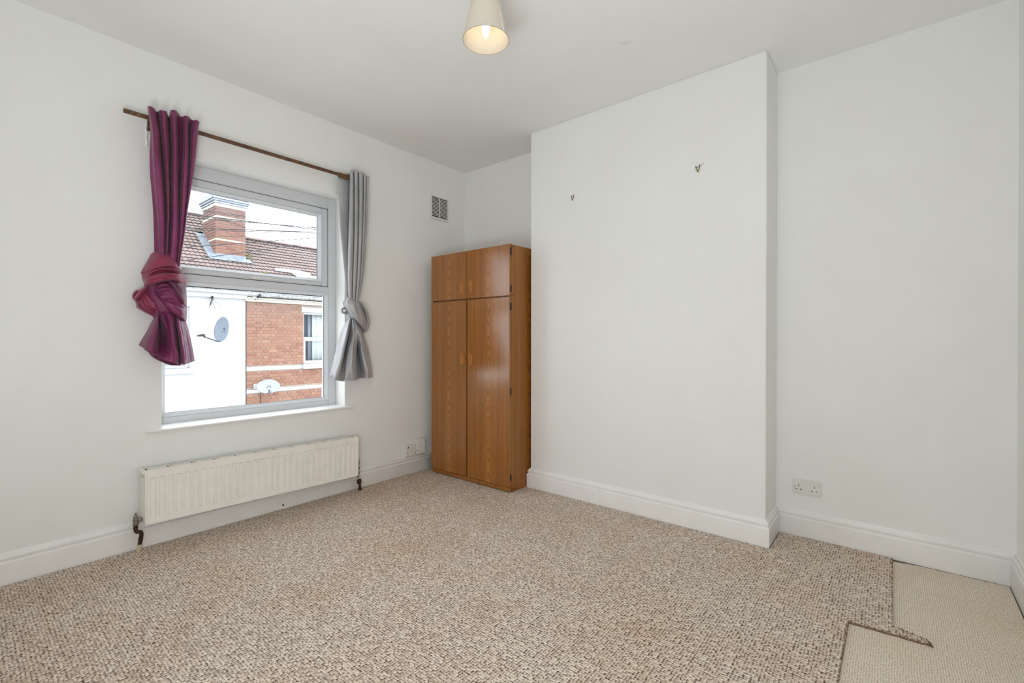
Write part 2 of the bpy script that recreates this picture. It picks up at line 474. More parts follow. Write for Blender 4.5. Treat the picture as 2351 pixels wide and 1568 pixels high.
m = MB(); bevel_ring(m, SY0 + 0.050, SY1 - 0.050, SZ0 + 0.034, SZ1 - 0.046, 0.018, XF + 0.003, XF - 0.020)
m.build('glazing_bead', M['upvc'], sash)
m = MB(); frame_ring(m, SY0 + 0.066, SY1 - 0.066, SZ0 + 0.050, SZ1 - 0.062, 0.004, 0.004, 0.003, 0.003, XF - 0.031, XF - 0.024)
m.build('gasket', M['gasket'], sash)
m = MB(); m.box(XF - 0.036, XF - 0.031, SY0 + 0.064, SY1 - 0.064, SZ0 + 0.048, SZ1 - 0.060)
m.build('pane', M['glass'], sash)
m = MB()
m.tube([(XF + 0.004, 1.300, 1.563), (XF + 0.012, 1.300, 1.563)], 0.010, 12)
m.box(XF + 0.003, XF + 0.014, 1.297, 1.345, 1.556, 1.574)
m.tube([(XF + 0.010, 1.332, 1.566), (XF + 0.030, 1.334, 1.566)], 0.008, 12)
m.tube([(XF + 0.027, 1.330, 1.566), (XF + 0.032, 1.370, 1.566), (XF + 0.033, 1.420, 1.565), (XF + 0.030, 1.452, 1.563)], [0.0075, 0.006, 0.0055, 0.004], 10, 0.7)
m.build('handle', M['plastic'], sash, smooth=True)
# sill board with rounded nose and horns
m = MB()
pr = [(A - 0.13, 0.632), (A + 0.022, 0.632), (A + 0.029, 0.634), (A + 0.033, 0.640), (A + 0.030, 0.646), (A + 0.022, 0.649), (A - 0.13, 0.651)]
prn = [(A - 0.0005, 0.632), (A + 0.022, 0.632), (A + 0.029, 0.634), (A + 0.033, 0.640), (A + 0.030, 0.646), (A + 0.022, 0.649), (A - 0.0005, 0.6495)]
m.rings([[(x, WY0 + 0.001, z) for x, z in pr], [(x, WY1 - 0.001, z) for x, z in pr]])
m.rings([[(x, 0.694, z) for x, z in prn], [(x, WY0 + 0.001, z) for x, z in prn]])
m.rings([[(x, WY1 - 0.001, z) for x, z in prn], [(x, 1.968, z) for x, z in prn]])
m.build('window_sill', M['trim'], win, smooth=True, sharp=35)

# ------------------------------------------------------------------ carpets
rnd = random.Random(4)
CT = 0.010
def wavy(p, q, n, amp):
    out = []
    for i in range(n):
        t = i / n
        x = p[0] + (q[0] - p[0]) * t; y = p[1] + (q[1] - p[1]) * t
        L = math.hypot(q[0] - p[0], q[1] - p[1])
        k = rnd.uniform(-amp, amp) if 0 < i else 0
        out.append((x - (q[1] - p[1]) / L * k, y + (q[0] - p[0]) / L * k))
    return out
bx = A + 0.0255
brown = []
brown += [(bx, FY + 0.01)]
brown += [(-0.150, FY + 0.01)]
brown += wavy((-0.150, FY + 0.02), (-0.143, 2.318), 60, 0.0015)
brown += wavy((-0.143, 2.318), (0.060, 2.334), 14, 0.0015)
brown += wavy((0.060, 2.334), (0.105, 2.336), 6, 0.004)
brown += wavy((0.105, 2.336), (0.098, 2.362), 5, 0.006)
brown += wavy((0.098, 2.362), (-0.004, 2.394), 12, 0.004)
brown += wavy((-0.004, 2.394), (-0.008, 3.128), 30, 0.0015)
G_ = 0.0255
brown += [(-0.03, B - G_)] + wavy((-0.04, B - G_), (XR + G_, B - G_), 30, 0.002) + [(XR + G_, B - G_)] + wavy((XR + G_, CF - G_), (XL - G_, CF - G_), 90, 0.002)
brown += [(XL - G_, CF - G_), (XL - G_, B - G_), (bx, B - G_)] + wavy((bx, B - G_ - 0.01), (bx, FY + 0.02), 150, 0.0022)
ct = empty('brown_carpet', (-1.6, 1.4, 0), 'brown flecked loop pile carpet covering most of the bedroom floor', 'carpet')
m = MB(); m.prism(brown, -0.011, CT)
pc = m.build('pile', M['carpet'], ct)
pc.data.materials.append(M['carpet_edge'])
for pl in pc.data.polygons:
    if abs(pl.normal.z) < 0.5: pl.material_index = 1
# cut edges: dark frayed yarn ends along the seams
m = MB()
def tufts(p, q, n, nrm, spread=0.006, ln=0.010, up=0.006):
    for i in range(n):
        t = (i + rnd.random()) / n
        x = p[0] + (q[0] - p[0]) * t; y = p[1] + (q[1] - p[1]) * t
        a = rnd.uniform(-0.9, 0.9); d = Vector((nrm[0] * math.cos(a) - nrm[1] * math.sin(a), nrm[0] * math.sin(a) + nrm[1] * math.cos(a), 0))
        l = ln * rnd.uniform(0.3, 1.0)
        b = Vector((x, y, CT * rnd.uniform(0.2, 1.0))) - d * 0.004
        m.tube([b, b + d * l * 0.5 + Vector((0, 0, up * rnd.uniform(0, 0.8))), b + d * l + Vector((0, 0, -0.003 * rnd.random()))], [0.0024, 0.0022, 0.0012], 5)
tufts((-0.148, 0.6), (-0.143, 2.318), 330, (1, 0), ln=0.007)
tufts((-0.143, 2.318), (0.095, 2.343), 90, (0.05, -1), ln=0.007)
tufts((-0.006, 2.386), (-0.008, 3.128), 170, (1, 0), ln=0.006)
tufts((0.0, 2.394), (0.098, 2.362), 60, (0.4, 0.9), ln=0.008)
tufts((0.104, 2.336), (0.100, 2.360), 26, (1, -0.3), ln=0.016, up=0.004)
tag(m.build('frayed_edge_yarn', M['carpet_edge'], ct), 'dark frayed yarn ends along the cut carpet edge', kind='stuff')
be = []
be += wavy((-0.22, FY + 0.01), (XC - 0.023, FY + 0.01), 2, 0)
be += wavy((XC - 0.026, FY + 0.02), (XC - 0.026, B - 0.027), 30, 0.002)
be += wavy((XC - 0.026, B - 0.026), (0.115, B - 0.030), 26, 0.003)
be += wavy((0.115, B - 0.030), (0.05, 3.126), 8, 0.002)
be += wavy((0.05, 3.126), (-0.03, 3.116), 8, 0.002)
be += [(-0.22, 3.10)]
bt = empty('beige_carpet', (0.15, 1.4, 0), 'pale beige grid weave carpet laid in the corner by the right wall', 'carpet')
m = MB(); m.prism(be, -0.0115, 0.001)
m.build('pile', M['beige'], bt)
m = MB()
for i in range(330):      # crumbly dark grit along the skirting where the beige carpet stops short
    x = rnd.uniform(-0.03, 0.415); y = B - 0.0245 - abs(rnd.gauss(0, 0.0022))
    s = rnd.uniform(0.0010, 0.0026)
    m.lathe((x, y, 0.000), [(0.0001, s), (s * 1.3, s * 0.3), (s, -s * 0.4), (0.0001, -s)], 5)
tag(m.build('edge_grit', M['carpet_edge'], bt), 'dark grit in the gap along the skirting', kind='stuff')

m = MB(); m.prism([(-0.03, 3.112), (0.03, 3.118), (0.082, 3.134), (0.088, B - 0.024), (-0.03, B - 0.024)], -0.0114, 0.0018)
m.build('torn_underlay', M['boards'], bt, bevel=0.001)

# tiny dark screw hole in the skirting below the radiator
m = MB(); m.lathe((A + 0.022, 1.433, 0.036), [(0.0055, 0.0), (0.0055, 0.005), (0.003, 0.007), (0.0001, 0.007)], 10, 'x')
tag(m.build('screw', M['blackmetal'], smooth=True), 'small dark screw in the skirting under the radiator', 'screw')

# ------------------------------------------------------------------ radiator
RX = -3.090; RY0, RY1, RZ0, RZ1 = 0.667, 1.944, 0.147, 0.434
TILT = -0.0165     # the radiator hangs a little lower towards the wardrobe
def tz(y): return TILT * (y - 1.30)
rad = empty('radiator', (-3.14, 1.305, 0.147), 'low cream ribbed panel radiator on the wall under the window sill', 'radiator')
def tilt(m):
    m.v = [(p[0], p[1], p[2] + tz(p[1])) for p in m.v]; return m
# pressed front panel: 32 vertical flutes with sloped ends
ys = [RY0]; xs_f = [0.0]
P0 = RY0 + 0.024; pitch = (RY1 - 0.018 - P0) / 31.0
flute = [(0.0, 0), (0.018, 0), (0.0225, -1), (0.0355, -1), (0.040, 0)]
yy = [RY0, RY0 + 0.010, RY0 + 0.0125]; kk = [1, 1, 2]
for i in range(31):
    b = P0 + i * pitch
    for d, k in ((0.000, 0), (0.0025, 3), (0.0235, 3), (0.026, 0), (0.034, 0)):
        yy.append(b + d * pitch / 0.0405); kk.append(k)
yy += [RY1 - 0.0125, RY1 - 0.010, RY1]; kk += [2, 1, 1]
zz = [(RZ0, 'e'), (RZ0 + 0.007, 'e'), (RZ0 + 0.012, 'd'), (RZ0 + 0.036, 'd'), (RZ0 + 0.050, 'f'), (RZ1 - 0.046, 'f'), (RZ1 - 0.040, 'd'), (RZ1 - 0.008, 'd'), (RZ1, 'd')]
rows = []
for z, kind in zz:
    r = []
    for y, k in zip(yy, kk):
        if kind == 'e': off = 0.007 if k != 2 else 0.006
        elif k == 1: off = 0.007
        elif k == 2: off = 0.0
        elif kind == 'd': off = 0.0
        else: off = -0.0065 if k == 3 else 0.0
        r.append((RX + off, y, z))
    rows.append(r)
m = MB(); m.grid(rows)
back = [[(RX - 0.016, y, z) for y in (RY0, RY1)] for z in (RZ0, RZ1)]
m.grid(back)
m.grid([[(RX + 0.005, RY0, RZ0), (RX - 0.016, RY0, RZ0)], [(RX + 0.005, RY0, RZ1), (RX - 0.016, RY0, RZ1)]])
m.grid([[(RX + 0.005, RY1, RZ0), (RX - 0.016, RY1, RZ0)], [(RX + 0.005, RY1, RZ1), (RX - 0.016, RY1, RZ1)]])
m.grid([[(RX + 0.005, RY0, RZ0), (RX + 0.005, RY1, RZ0)], [(RX - 0.016, RY0, RZ0), (RX - 0.016, RY1, RZ0)]])
tilt(m).build('front_panel', M['rad'], rad, smooth=True, sharp=25)
m = MB(); m.box(RX - 0.078, RX - 0.066, RY0 + 0.005, RY1 - 0.005, RZ0 + 0.006, RZ1 - 0.012)
tilt(m).build('back_panel', M['rad'], rad)
for y0 in (RY0 - 0.001, RY1 - 0.003):
    m = MB(); m.box(RX - 0.078, RX - 0.004, y0, y0 + 0.004, RZ0 + 0.004, RZ1 - 0.034 if y0 < 1 else RZ1 - 0.012)
    if y0 < 1:
        m.box(RX - 0.078, RX - 0.050, y0, y0 + 0.004, RZ1 - 0.036, RZ1 - 0.010); m.box(RX - 0.026, RX - 0.004, y0, y0 + 0.004, RZ1 - 0.036, RZ1 - 0.010)
    tilt(m).build('side_panel', M['rad'], rad)
m = MB(); m.box(RX - 0.065, RX - 0.017, RY0 + 0.006, RY1 - 0.006, RZ0 + 0.03, RZ1 - 0.008); m.box(RX - 0.086, RX - 0.065, RY0 + 0.006, RY1 - 0.006, RZ1 - 0.014, RZ1 - 0.008)
tilt(m).build('slot_shade_core', M['dark'], rad)  # blackened block under the grille, the shade in the slots put into its colour
# top grille: border, cross bars in pairs, thin louvre strips
m = MB()
gx0, gx1 = RX - 0.090, RX + 0.001
gz0, gz1 = RZ1 - 0.003, RZ1 + 0.001
m.box(gx1 - 0.022, gx1, RY0 - 0.012, RY1 + 0.008, gz0, gz1)
m.box(gx0, gx0 + 0.010, RY0 - 0.012, RY1 + 0.008, gz0, gz1)
m.box(gx0 + 0.010, gx1 - 0.022, RY0 - 0.012, RY0 + 0.010, gz0, gz1); m.box(gx0 + 0.010, gx1 - 0.022, RY1 - 0.014, RY1 + 0.008, gz0, gz1)
m.box(gx1 - 0.003, gx1, RY0 - 0.012, RY1 + 0.008, gz0 - 0.010, gz0)
nc = 11; cw = (RY1 - RY0 - 0.02) / nc
for i in range(1, nc):
    y = RY0 + 0.008 + i * cw
    m.box(gx0 + 0.010, gx1 - 0.022, y - 0.0045, y + 0.0045, gz0, gz1)
top = tilt(m).build('top_grille', M['rad'], rad)
for i in range(nc):
    y0 = RY0 + 0.008 + i * cw + (0.0115 if i else 0.014); y1 = RY0 + 0.008 + (i + 1) * cw - (0.0115 if i < nc - 1 else 0.016)
    m = MB()
    m.box(gx0 + 0.022, gx1 - 0.022, y0, y1, gz0 - 0.002, gz1 - 0.002)
    tilt(m).build('louvre', M['rad'], top)
# left valve and pipe
vy, vx = 0.637, -3.135
m = MB()
m.lathe((vx, vy, 0.158), [(0.0001, 0), (0.014, 0), (0.0155, 0.006), (0.0115, 0.010), (0.0125, 0.022), (0.0135, 0.030), (0.0095, 0.034), (0.0115, 0.040), (0.0095, 0.048), (0.004, 0.051), (0.004, 0.056), (0.006, 0.058), (0.006, 0.062), (0.0001, 0.063)], 14)
m.tube([(vx, vy, 0.180), (vx, vy + 0.012, 0.180)], 0.0075, 12)
m.lathe((vx, vy + 0.010, 0.180), [(0.0001, 0), (0.013, 0), (0.014, 0.004), (0.014, 0.014), (0.0095, 0.017), (0.0095, 0.026), (0.0001, 0.026)], 6, 'y')
valve = m.build('valve', M['chrome'], rad, smooth=True, sharp=35)
m = MB(); m.tube([(vx, vy, 0.160), (vx, vy, 0.142), (vx, vy + 0.0005, 0.126), (vx + 0.002, vy + 0.006, 0.118), (vx + 0.004, vy + 0.014, 0.117), (vx + 0.006, vy + 0.021, 0.113), (vx + 0.007, vy + 0.0235, 0.102), (vx + 0.006, vy + 0.020, 0.070), (vx + 0.006, vy + 0.015, 0.046)], 0.0098, 12)
m.tube([(vx, vy, 0.143), (vx, vy, 0.139)], 0.0112, 12)
m.tube([(vx + 0.006, vy + 0.018, 0.081), (vx + 0.006, vy + 0.0178, 0.078)], 0.0108, 12)
m.build('pipe', M['oldpipe'], rad, smooth=True)
m = MB(); m.tube([(vx + 0.006, vy + 0.0155, 0.050), (vx + 0.006, vy + 0.011, 0.008)], 0.010, 12)
m.build('pipe_sleeve', M['sleeve'], rad, smooth=True)
# right valve and pipe
ry, rx = 1.972, -3.135
m = MB()
m.lathe((rx, ry, 0.195), [(0.0001, 0), (0.012, 0), (0.0135, 0.012), (0.0125, 0.030), (0.0135, 0.034), (0.0135, 0.052), (0.0105, 0.062), (0.0001, 0.064)], 14)
m.build('valve_cap', M['flake'], rad, smooth=True, sharp=35)
m = MB()
m.lathe((rx, ry, 0.112), [(0.0001, 0), (0.0075, 0), (0.008, 0.016), (0.011, 0.020), (0.0115, 0.036), (0.009, 0.042), (0.010, 0.054), (0.0125, 0.060), (0.0125, 0.072), (0.009, 0.078), (0.011, 0.084), (0.0001, 0.084)], 8)
m.tube([(rx, ry, 0.160), (rx, ry - 0.034, 0.160)], 0.008, 10)
m.build('valve', M['blackmetal'], rad, smooth=True, sharp=30)
m = MB(); m.tube([(rx, ry, 0.114), (rx, ry, 0.090)], 0.0075, 10)
m.build('pipe_sleeve', M['flake'], rad, smooth=True)
m = MB()
m.lathe((rx + 0.003, ry + 0.008, 0.060), [(0.0001, 0), (0.016, 0), (0.0185, 0.010), (0.0175, 0.030), (0.0125, 0.034), (0.0001, 0.034)], 8)
m.tube([(rx + 0.004, ry + 0.013, 0.066), (rx + 0.004, ry + 0.014, 0.009)], 0.0095, 10)
m.lathe((rx + 0.004, ry + 0.014, 0.009), [(0.0001, 0), (0.018, 0), (0.015, 0.012), (0.0095, 0.018)], 9)
m.build('pipe', M['oldpipe'], rad, smooth=True, sharp=35)

# ------------------------------------------------------------------ wardrobe
WX0, WX1, WYF, WYB, WZT = -3.082, -2.206, 2.648, 3.138, 1.862
wd = empty('wardrobe', ((WX0 + WX1) / 2, 2.89, 0.010), 'tall teak effect wardrobe with two long and two short doors, in the alcove', 'wardrobe')
dth = 0.017
def wbox(name, mat, x0, x1, y0, y1, z0, z1, parent=wd, bevel=0.0012):
    c = ((x0 + x1) / 2, (y0 + y1) / 2, (z0 + z1) / 2)
    m = MB(); m.box(x0, x1, y0, y1, z0, z1)
    return m.build(name, mat, parent, bevel=bevel, origin=c)
y1 = WYF + dth + 0.001
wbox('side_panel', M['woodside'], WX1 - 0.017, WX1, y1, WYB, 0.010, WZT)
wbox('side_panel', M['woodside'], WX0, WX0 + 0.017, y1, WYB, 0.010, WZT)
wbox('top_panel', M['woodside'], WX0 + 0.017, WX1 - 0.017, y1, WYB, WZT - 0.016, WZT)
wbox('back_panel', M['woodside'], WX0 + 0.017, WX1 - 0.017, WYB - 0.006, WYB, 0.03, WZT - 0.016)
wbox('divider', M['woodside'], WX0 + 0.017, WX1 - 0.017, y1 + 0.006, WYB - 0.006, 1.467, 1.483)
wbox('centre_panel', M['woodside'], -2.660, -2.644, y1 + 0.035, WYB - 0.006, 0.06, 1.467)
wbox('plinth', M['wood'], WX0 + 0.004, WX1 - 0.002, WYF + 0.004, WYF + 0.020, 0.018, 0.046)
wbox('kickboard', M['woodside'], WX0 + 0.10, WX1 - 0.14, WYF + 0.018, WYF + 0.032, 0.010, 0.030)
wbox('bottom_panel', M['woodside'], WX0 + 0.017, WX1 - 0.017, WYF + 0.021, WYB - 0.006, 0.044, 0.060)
split = -2.652
doors = []
for (x0, x1, z0, z1) in ((WX0, split - 0.002, 1.4795, WZT - 0.001), (split + 0.002, WX1, 1.4795, WZT - 0.001),
                         (WX0, split - 0.006, 0.050, 1.4665), (split + 0.006, WX1, 0.050, 1.4665)):
    doors.append(wbox('door', M['wood'], x0, x1, WYF, WYF + dth, z0, z1, bevel=0.0016))
M['pullrecess'] = simple('shaded_wood_recess', (0.30, 0.11, 0.028), 0.4, var=0.15, scale=60)  # darker pull floor, the hollow's shade put into the colour
# scooped oval finger pulls
def pull(x, z, door, flip):
    a, bb = 0.0125, 0.0475
    m = MB(); n = 28
    def ring(k, dy):
        return [(x + a * k * math.cos(2 * math.pi * i / n), WYF + dy, z + (bb - a * (1 - k)) * math.sin(2 * math.pi * i / n) * 1.0) for i in range(n)]
    rr = [ring(1.0, 0.0), ring(1.03, -0.006), ring(0.94, -0.0105), ring(0.80, -0.0105), ring(0.70, -0.006), ring(0.64, 0.0), ring(0.35, -0.0004), ring(0.02, -0.0004)]
    m.rings(rr, True, False)
    h = m.build('handle', M['handle'], door, smooth=True, sharp=60)
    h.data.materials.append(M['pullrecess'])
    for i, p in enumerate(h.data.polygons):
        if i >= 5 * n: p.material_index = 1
pull(-2.702, 1.571, doors[0], 1); pull(-2.608, 1.571, doors[1], -1)
pull(-2.702, 0.998, doors[2], 1); pull(-2.606, 0.992, doors[3], -1)
for z0, z1, d in ((1.779, 1.834, doors[1]), (1.506, 1.553, doors[1]), (1.369, 1.424, doors[3]), (0.736, 0.790, doors[3]), (0.10, 0.145, doors[3])):
    m = MB(); m.box(WX1 - 0.0002, WX1 + 0.0012, WYF + 0.006, WYF + 0.026, z0, z1)
    m.tube([(WX1 + 0.0012, WYF + dth, z0), (WX1 + 0.0012, WYF + dth, z1)], 0.0022, 8)
    m.build('hinge', M['oldpipe'], d, smooth=True, sharp=40)
for z in (1.842, 1.481, 0.036):
    m = MB(); m.lathe((WX1, WYF + 0.030, z), [(0.0060, 0), (0.0055, 0.0018), (0.0001, 0.0022)], 10, 'x')
    m.build('screw_cap', M['oldpipe'], wd, smooth=True)
m = MB()
for (x, z, l, t) in ((-2.222, 0.125, 0.014, 0.5), (-2.226, 0.094, 0.020, 0.9), (-2.216, 0.108, 0.010, 1.2), (-2.232, 0.090, 0.012, 0.3)):
    dx, dz = math.cos(t) * l, math.sin(t) * l
    m.tube([(x - dx / 2, WYF - 0.0002, z - dz / 2), (x, WYF - 0.0004, z + 0.002), (x + dx / 2, WYF - 0.0002, z + dz / 2)], [0.0012, 0.0022, 0.0010], 6, 0.4)
m.build('chipped_edge', M['chip'], doors[3])

M['rimtan'] = simple('tan_shade_rim', (0.42, 0.33, 0.22), 0.5)
# ------------------------------------------------------------------ pendant lamp
LX, LY, LZ = -1.383, 1.4975, 2.455
lamp = empty('pendant_lamp', (LX, LY, H), 'small cream tapered pendant lampshade with a lit candle bulb, on the ceiling', 'lamp')
m = MB()
m.lathe((LX, LY, LZ), [(0.100, 0.0), (0.0612, 0.180), (0.0602, 0.180), (0.0988, 0.0012), (0.100, 0.0)], 64)
shade = m.build('shade', M['shade'], lamp, smooth=True, sharp=50)
m = MB(); rows = []
for hq in (0.002, 0.09, 0.178):
    rq = 0.1000 + (0.0612 - 0.1000) * hq / 0.180 + 0.0006
    rows.append([(LX + rq * math.cos(a), LY + rq * math.sin(a), LZ + hq) for a in (-0.02, 0.03, 0.08, 0.13)])
m.grid(rows)
m.build('seam', M['plastic'], shade, smooth=True, solid=0.0006)
m = MB(); m.tube([(LX + 0.0998 * math.cos(a), LY + 0.0998 * math.sin(a), LZ + 0.0004) for a in [2 * math.pi * k / 64 for k in range(65)]], 0.0011, 6)
m.build('rim', M['rimtan'], shade, smooth=True)
m = MB()
for k in range(3):
    a = k * 2 * math.pi / 3 + 0.5
    m.tube([(LX + 0.017 * math.cos(a), LY + 0.017 * math.sin(a), LZ + 0.122), (LX + 0.0715 * math.cos(a), LY + 0.0715 * math.sin(a), LZ + 0.128)], 0.0012, 6)
m.lathe((LX, LY, LZ + 0.122), [(0.016, -0.001), (0.020, -0.001), (0.020, 0.002), (0.016, 0.002), (0.016, -0.001)], 20)
m.build('shade_ring', M['trim'], shade)
m = MB(); m.lathe((LX, LY, LZ + 0.006), [(0.0001, 0.0), (0.0030, 0.003), (0.0075, 0.011), (0.0125, 0.023), (0.0165, 0.040), (0.0180, 0.056), (0.0178, 0.066), (0.0160, 0.082), (0.0120, 0.096), (0.0095, 0.102), (0.0095, 0.106)], 28)
m.build('bulb', M['bulb'], lamp, smooth=True, sharp=80)
m = MB(); m.lathe((LX, LY, LZ + 0.108), [(0.0001, 0.0), (0.0155, 0.0), (0.0155, 0.034), (0.010, 0.046), (0.004, 0.052), (0.0001, 0.052)], 20)
m.build('lamp_holder', M['plastic'], lamp, smooth=True, sharp=40)
m = MB(); m.tube([(LX, LY, LZ + 0.155), (LX, LY, H - 0.010)], 0.003, 8)
m.build('cord', M['plastic'], lamp, smooth=True)
m = MB(); m.lathe((LX, LY, H - 0.028), [(0.0001, 0), (0.012, 0), (0.030, 0.008), (0.040, 0.020), (0.041, 0.0278), (0.0001, 0.0278)], 28)
m.build('ceiling_rose', M['plastic'], lamp, smooth=True, sharp=40)

# ------------------------------------------------------------------ air vent
vent = empty('air_vent', (A, 2.842, 2.235), 'square white louvred air vent high on the window wall above the wardrobe', 'vent')
VY0, VY1, VZ0, VZ1 = 2.737, 2.947, 2.234, 2.444
m = MB(); frame_ring(m, VY0, VY1, VZ0, VZ1, 0.012, 0.012, 0.020, 0.014, A + 0.0005, A + 0.011)
m.build('frame', M['plastic'], vent, bevel=0.002)
m = MB(); m.box(A + 0.0003, A + 0.0015, VY0 + 0.010, VY1 - 0.010, VZ0 + 0.018, VZ1 - 0.012)
m.build('backing', M['dark'], vent)
m = MB(); m.box(A + 0.0016, A + 0.0095, 2.8395, 2.8445, VZ0 + 0.020, VZ1 - 0.014)
m.build('mullion', M['plastic'], vent)
ns = 14; hh = (VZ1 - 0.014 - VZ0 - 0.020) / ns
for i in range(1, ns):
    z = VZ0 + 0.020 + i * hh
    m = MB()
    m.rings([[(A + 0.002, y, z + 0.001), (A + 0.009, y, z - 0.0030), (A + 0.009, y, z + 0.0028), (A + 0.002, y, z + 0.0045)] for y in (VY0 + 0.011, VY1 - 0.011)])
    m.build('slat', M['plastic'], vent)

# ------------------------------------------------------------------ sockets
so = empty('double_socket', (-0.393, B, 0.252), 'white double wall socket with two rocker switches on the right alcove wall', 'socket')
m = MB(); m.box(-0.4665, -0.3205, B - 0.010, B - 0.0002, 0.252, 0.338)
plate = m.build('plate', M['plastic'], so, bevel=0.003)
def hole(x, z, w, h, name='pin_hole'):
    m = MB(); m.box(x - w / 2, x + w / 2, B - 0.0104, B - 0.0095, z - h / 2, z + h / 2)
    m.build(name, M['dark'], plate)
for cx in (-0.432, -0.355):
    hole(cx, 0.302, 0.0045, 0.0085); hole(cx - 0.011, 0.280, 0.0075, 0.0045); hole(cx + 0.011, 0.280, 0.0075, 0.0045)
hole(-0.4505, 0.294, 0.006, 0.004, 'hole_mark')  # small dark mark left of the pins, an extra hole
for cx, tl in ((-0.4035, 1), (-0.3845, -1)):
    m = MB(); m.box(cx - 0.0055, cx + 0.0055, B - 0.0135 if tl > 0 else B - 0.012, B - 0.0095, 0.304, 0.322)
    m.build('switch', M['plastic'], plate, bevel=0.001)

ph = empty('telephone_socket', (A, 2.512, 0.150), 'small square white telephone socket on the window wall beside the skirting', 'socket')
m = MB(); m.box(A + 0.0002, A + 0.026, 2.452, 2.556, 0.160, 0.256)
bx_ = m.build('box', M['plastic'], ph, bevel=0.003)
for y, z, r in ((2.474, 0.236, 0.0065), (2.466, 0.188, 0.0035), (2.545, 0.184, 0.0035)):
    m = MB(); m.lathe((A + 0.026, y, z), [(r, -0.001), (r, 0.0008), (0.0001, 0.001)], 10, 'x')
    m.build('screw_hole', M['dark'], bx_)
jb = empty('junction_box', (A, 2.612, 0.150), 'taller white junction box with a sloped top, right of the telephone socket', 'box')
m = MB()
prf = [(A + 0.0002, 0.166), (A + 0.044, 0.166), (A + 0.044, 0.222), (A + 0.030, 0.278), (A + 0.022, 0.286), (A + 0.0002, 0.288)]
m.rings([[(x, y, z) for x, z in prf] for y in (2.560, 2.650)])
body = m.build('body', M['plastic'], jb, bevel=0.003)
for y, z in ((2.568, 0.200), (2.642, 0.206)):
    m = MB(); m.lathe((A + 0.044, y, z), [(0.0034, -0.001), (0.0034, 0.0008), (0.0001, 0.001)], 10, 'x')
    m.build('screw', M['dark'], body)

# ------------------------------------------------------------------ picture hooks
def hook(x, z, s, label):
    h = empty('picture_hook', (x, CF, z), label, 'hook', 'brass hooks on the chimney breast')
    y = CF
    m = MB(); m.tube([(x - 0.011 * s, y - 0.004, z + 0.012 * s), (x - 0.010 * s, y - 0.006, z + 0.002 * s), (x - 0.003 * s, y - 0.007, z - 0.010 * s), (x, y - 0.008, z - 0.016 * s), (x + 0.003 * s, y - 0.007, z - 0.010 * s), (x + 0.010 * s, y - 0.006, z + 0.002 * s), (x + 0.011 * s, y - 0.004, z + 0.014 * s)], 0.0024 * s, 8)
    m.tube([(x - 0.010 * s, y - 0.004, z + 0.009 * s), (x + 0.010 * s, y - 0.004, z + 0.009 * s)], 0.0015 * s, 6)
    m.build('bracket', M['brass'], h, smooth=True)
    m = MB(); m.lathe((x, y - 0.002, z - 0.018 * s), [(0.0001, -0.010), (0.004 * s, -0.009), (0.005 * s, -0.006), (0.003 * s, -0.004), (0.003 * s, 0.0018)], 10, 'y')
    m.build('knob', M['brass'], h, smooth=True)
    for sx in (-1, 1):
        m = MB(); m.lathe((x + sx * 0.011 * s, y, z + (0.013 if sx < 0 else 0.016) * s), [(0.0001, -0.009), (0.0035 * s, -0.008), (0.0035 * s, -0.005), (0.0012 * s, -0.004), (0.0012 * s, 0.0)], 8, 'y')
        m.build('pin', M['blackmetal'], h, smooth=True)
    return h
hook(-1.798, 2.174, 0.95, 'dark brass picture hook on the chimney breast, the lower one nearer the wardrobe')
h2 = hook(-0.9175, 2.178, 1.0, 'brass picture hook on the chimney breast near its right corner, with a loose wire')
m = MB(); m.tube([(-0.905, CF - 0.004, 2.194), (-0.893, CF - 0.006, 2.199), (-0.882, CF - 0.003, 2.203)], 0.0007, 5)
m.build('wire', M['blackmetal'], h2)

# ------------------------------------------------------------------ curtain pole
RODX, RODZ = A + 0.062, 2.356
rod = empty('curtain_pole', (RODX, 1.3, RODZ), 'thin brown wooden curtain pole above the window', 'curtain pole')
m = MB(); m.tube([(RODX, 0.591, RODZ), (RODX, 2.04, RODZ)], 0.0118, 16)
m.build('pole', M['rod'], rod, smooth=True, sharp=50)
for y in (0.632, 0.662):
    m = MB(); m.tube([(RODX + 0.0122 * math.cos(a), y + 0.008 * (a - 1.2) / 1.5, RODZ + 0.0122 * math.sin(a)) for a in [-2.6 + 0.4 * i for i in range(15)]], 0.0009, 5)
    m.build('gilt_line', M['groove'], rod)
for y in (0.716, 1.985):
    m = MB()
    m.box(A + 0.0002, A + 0.006, y - 0.010, y + 0.010, RODZ - 0.050, RODZ + 0.012)
    m.tube([(A + 0.004, y, RODZ - 0.034), (A + 0.030, y, RODZ - 0.034), (RODX - 0.004, y, RODZ - 0.022), (RODX + 0.010, y, RODZ - 0.016)], 0.0065, 8)
    m.build('bracket', M['rod'], rod, smooth=True, sharp=40)
strip = MB()
rows = []
for i in range(15):
    t = i / 14
    w = 0.0065 if t > 0.42 else 0.0030 + 0.0025 * abs(math.sin(t * 31))
    yc = 0.700 + 0.0012 * math.sin(t * 17) + 0.003 * t
    rows.append([(A + 0.002, yc - w, 2.348 - 0.130 * t), (A + 0.005 + 0.002 * math.sin(t * 6) ** 2, yc, 2.348 - 0.130 * t), (A + 0.002, yc + w, 2.348 - 0.130 * t)])
strip.grid(rows)
tag(strip.build('hanging_strip', M['trim'], solid=0.0015), 'narrow ragged white strip hanging on the wall beside the purple curtain, under the pole', 'strip')
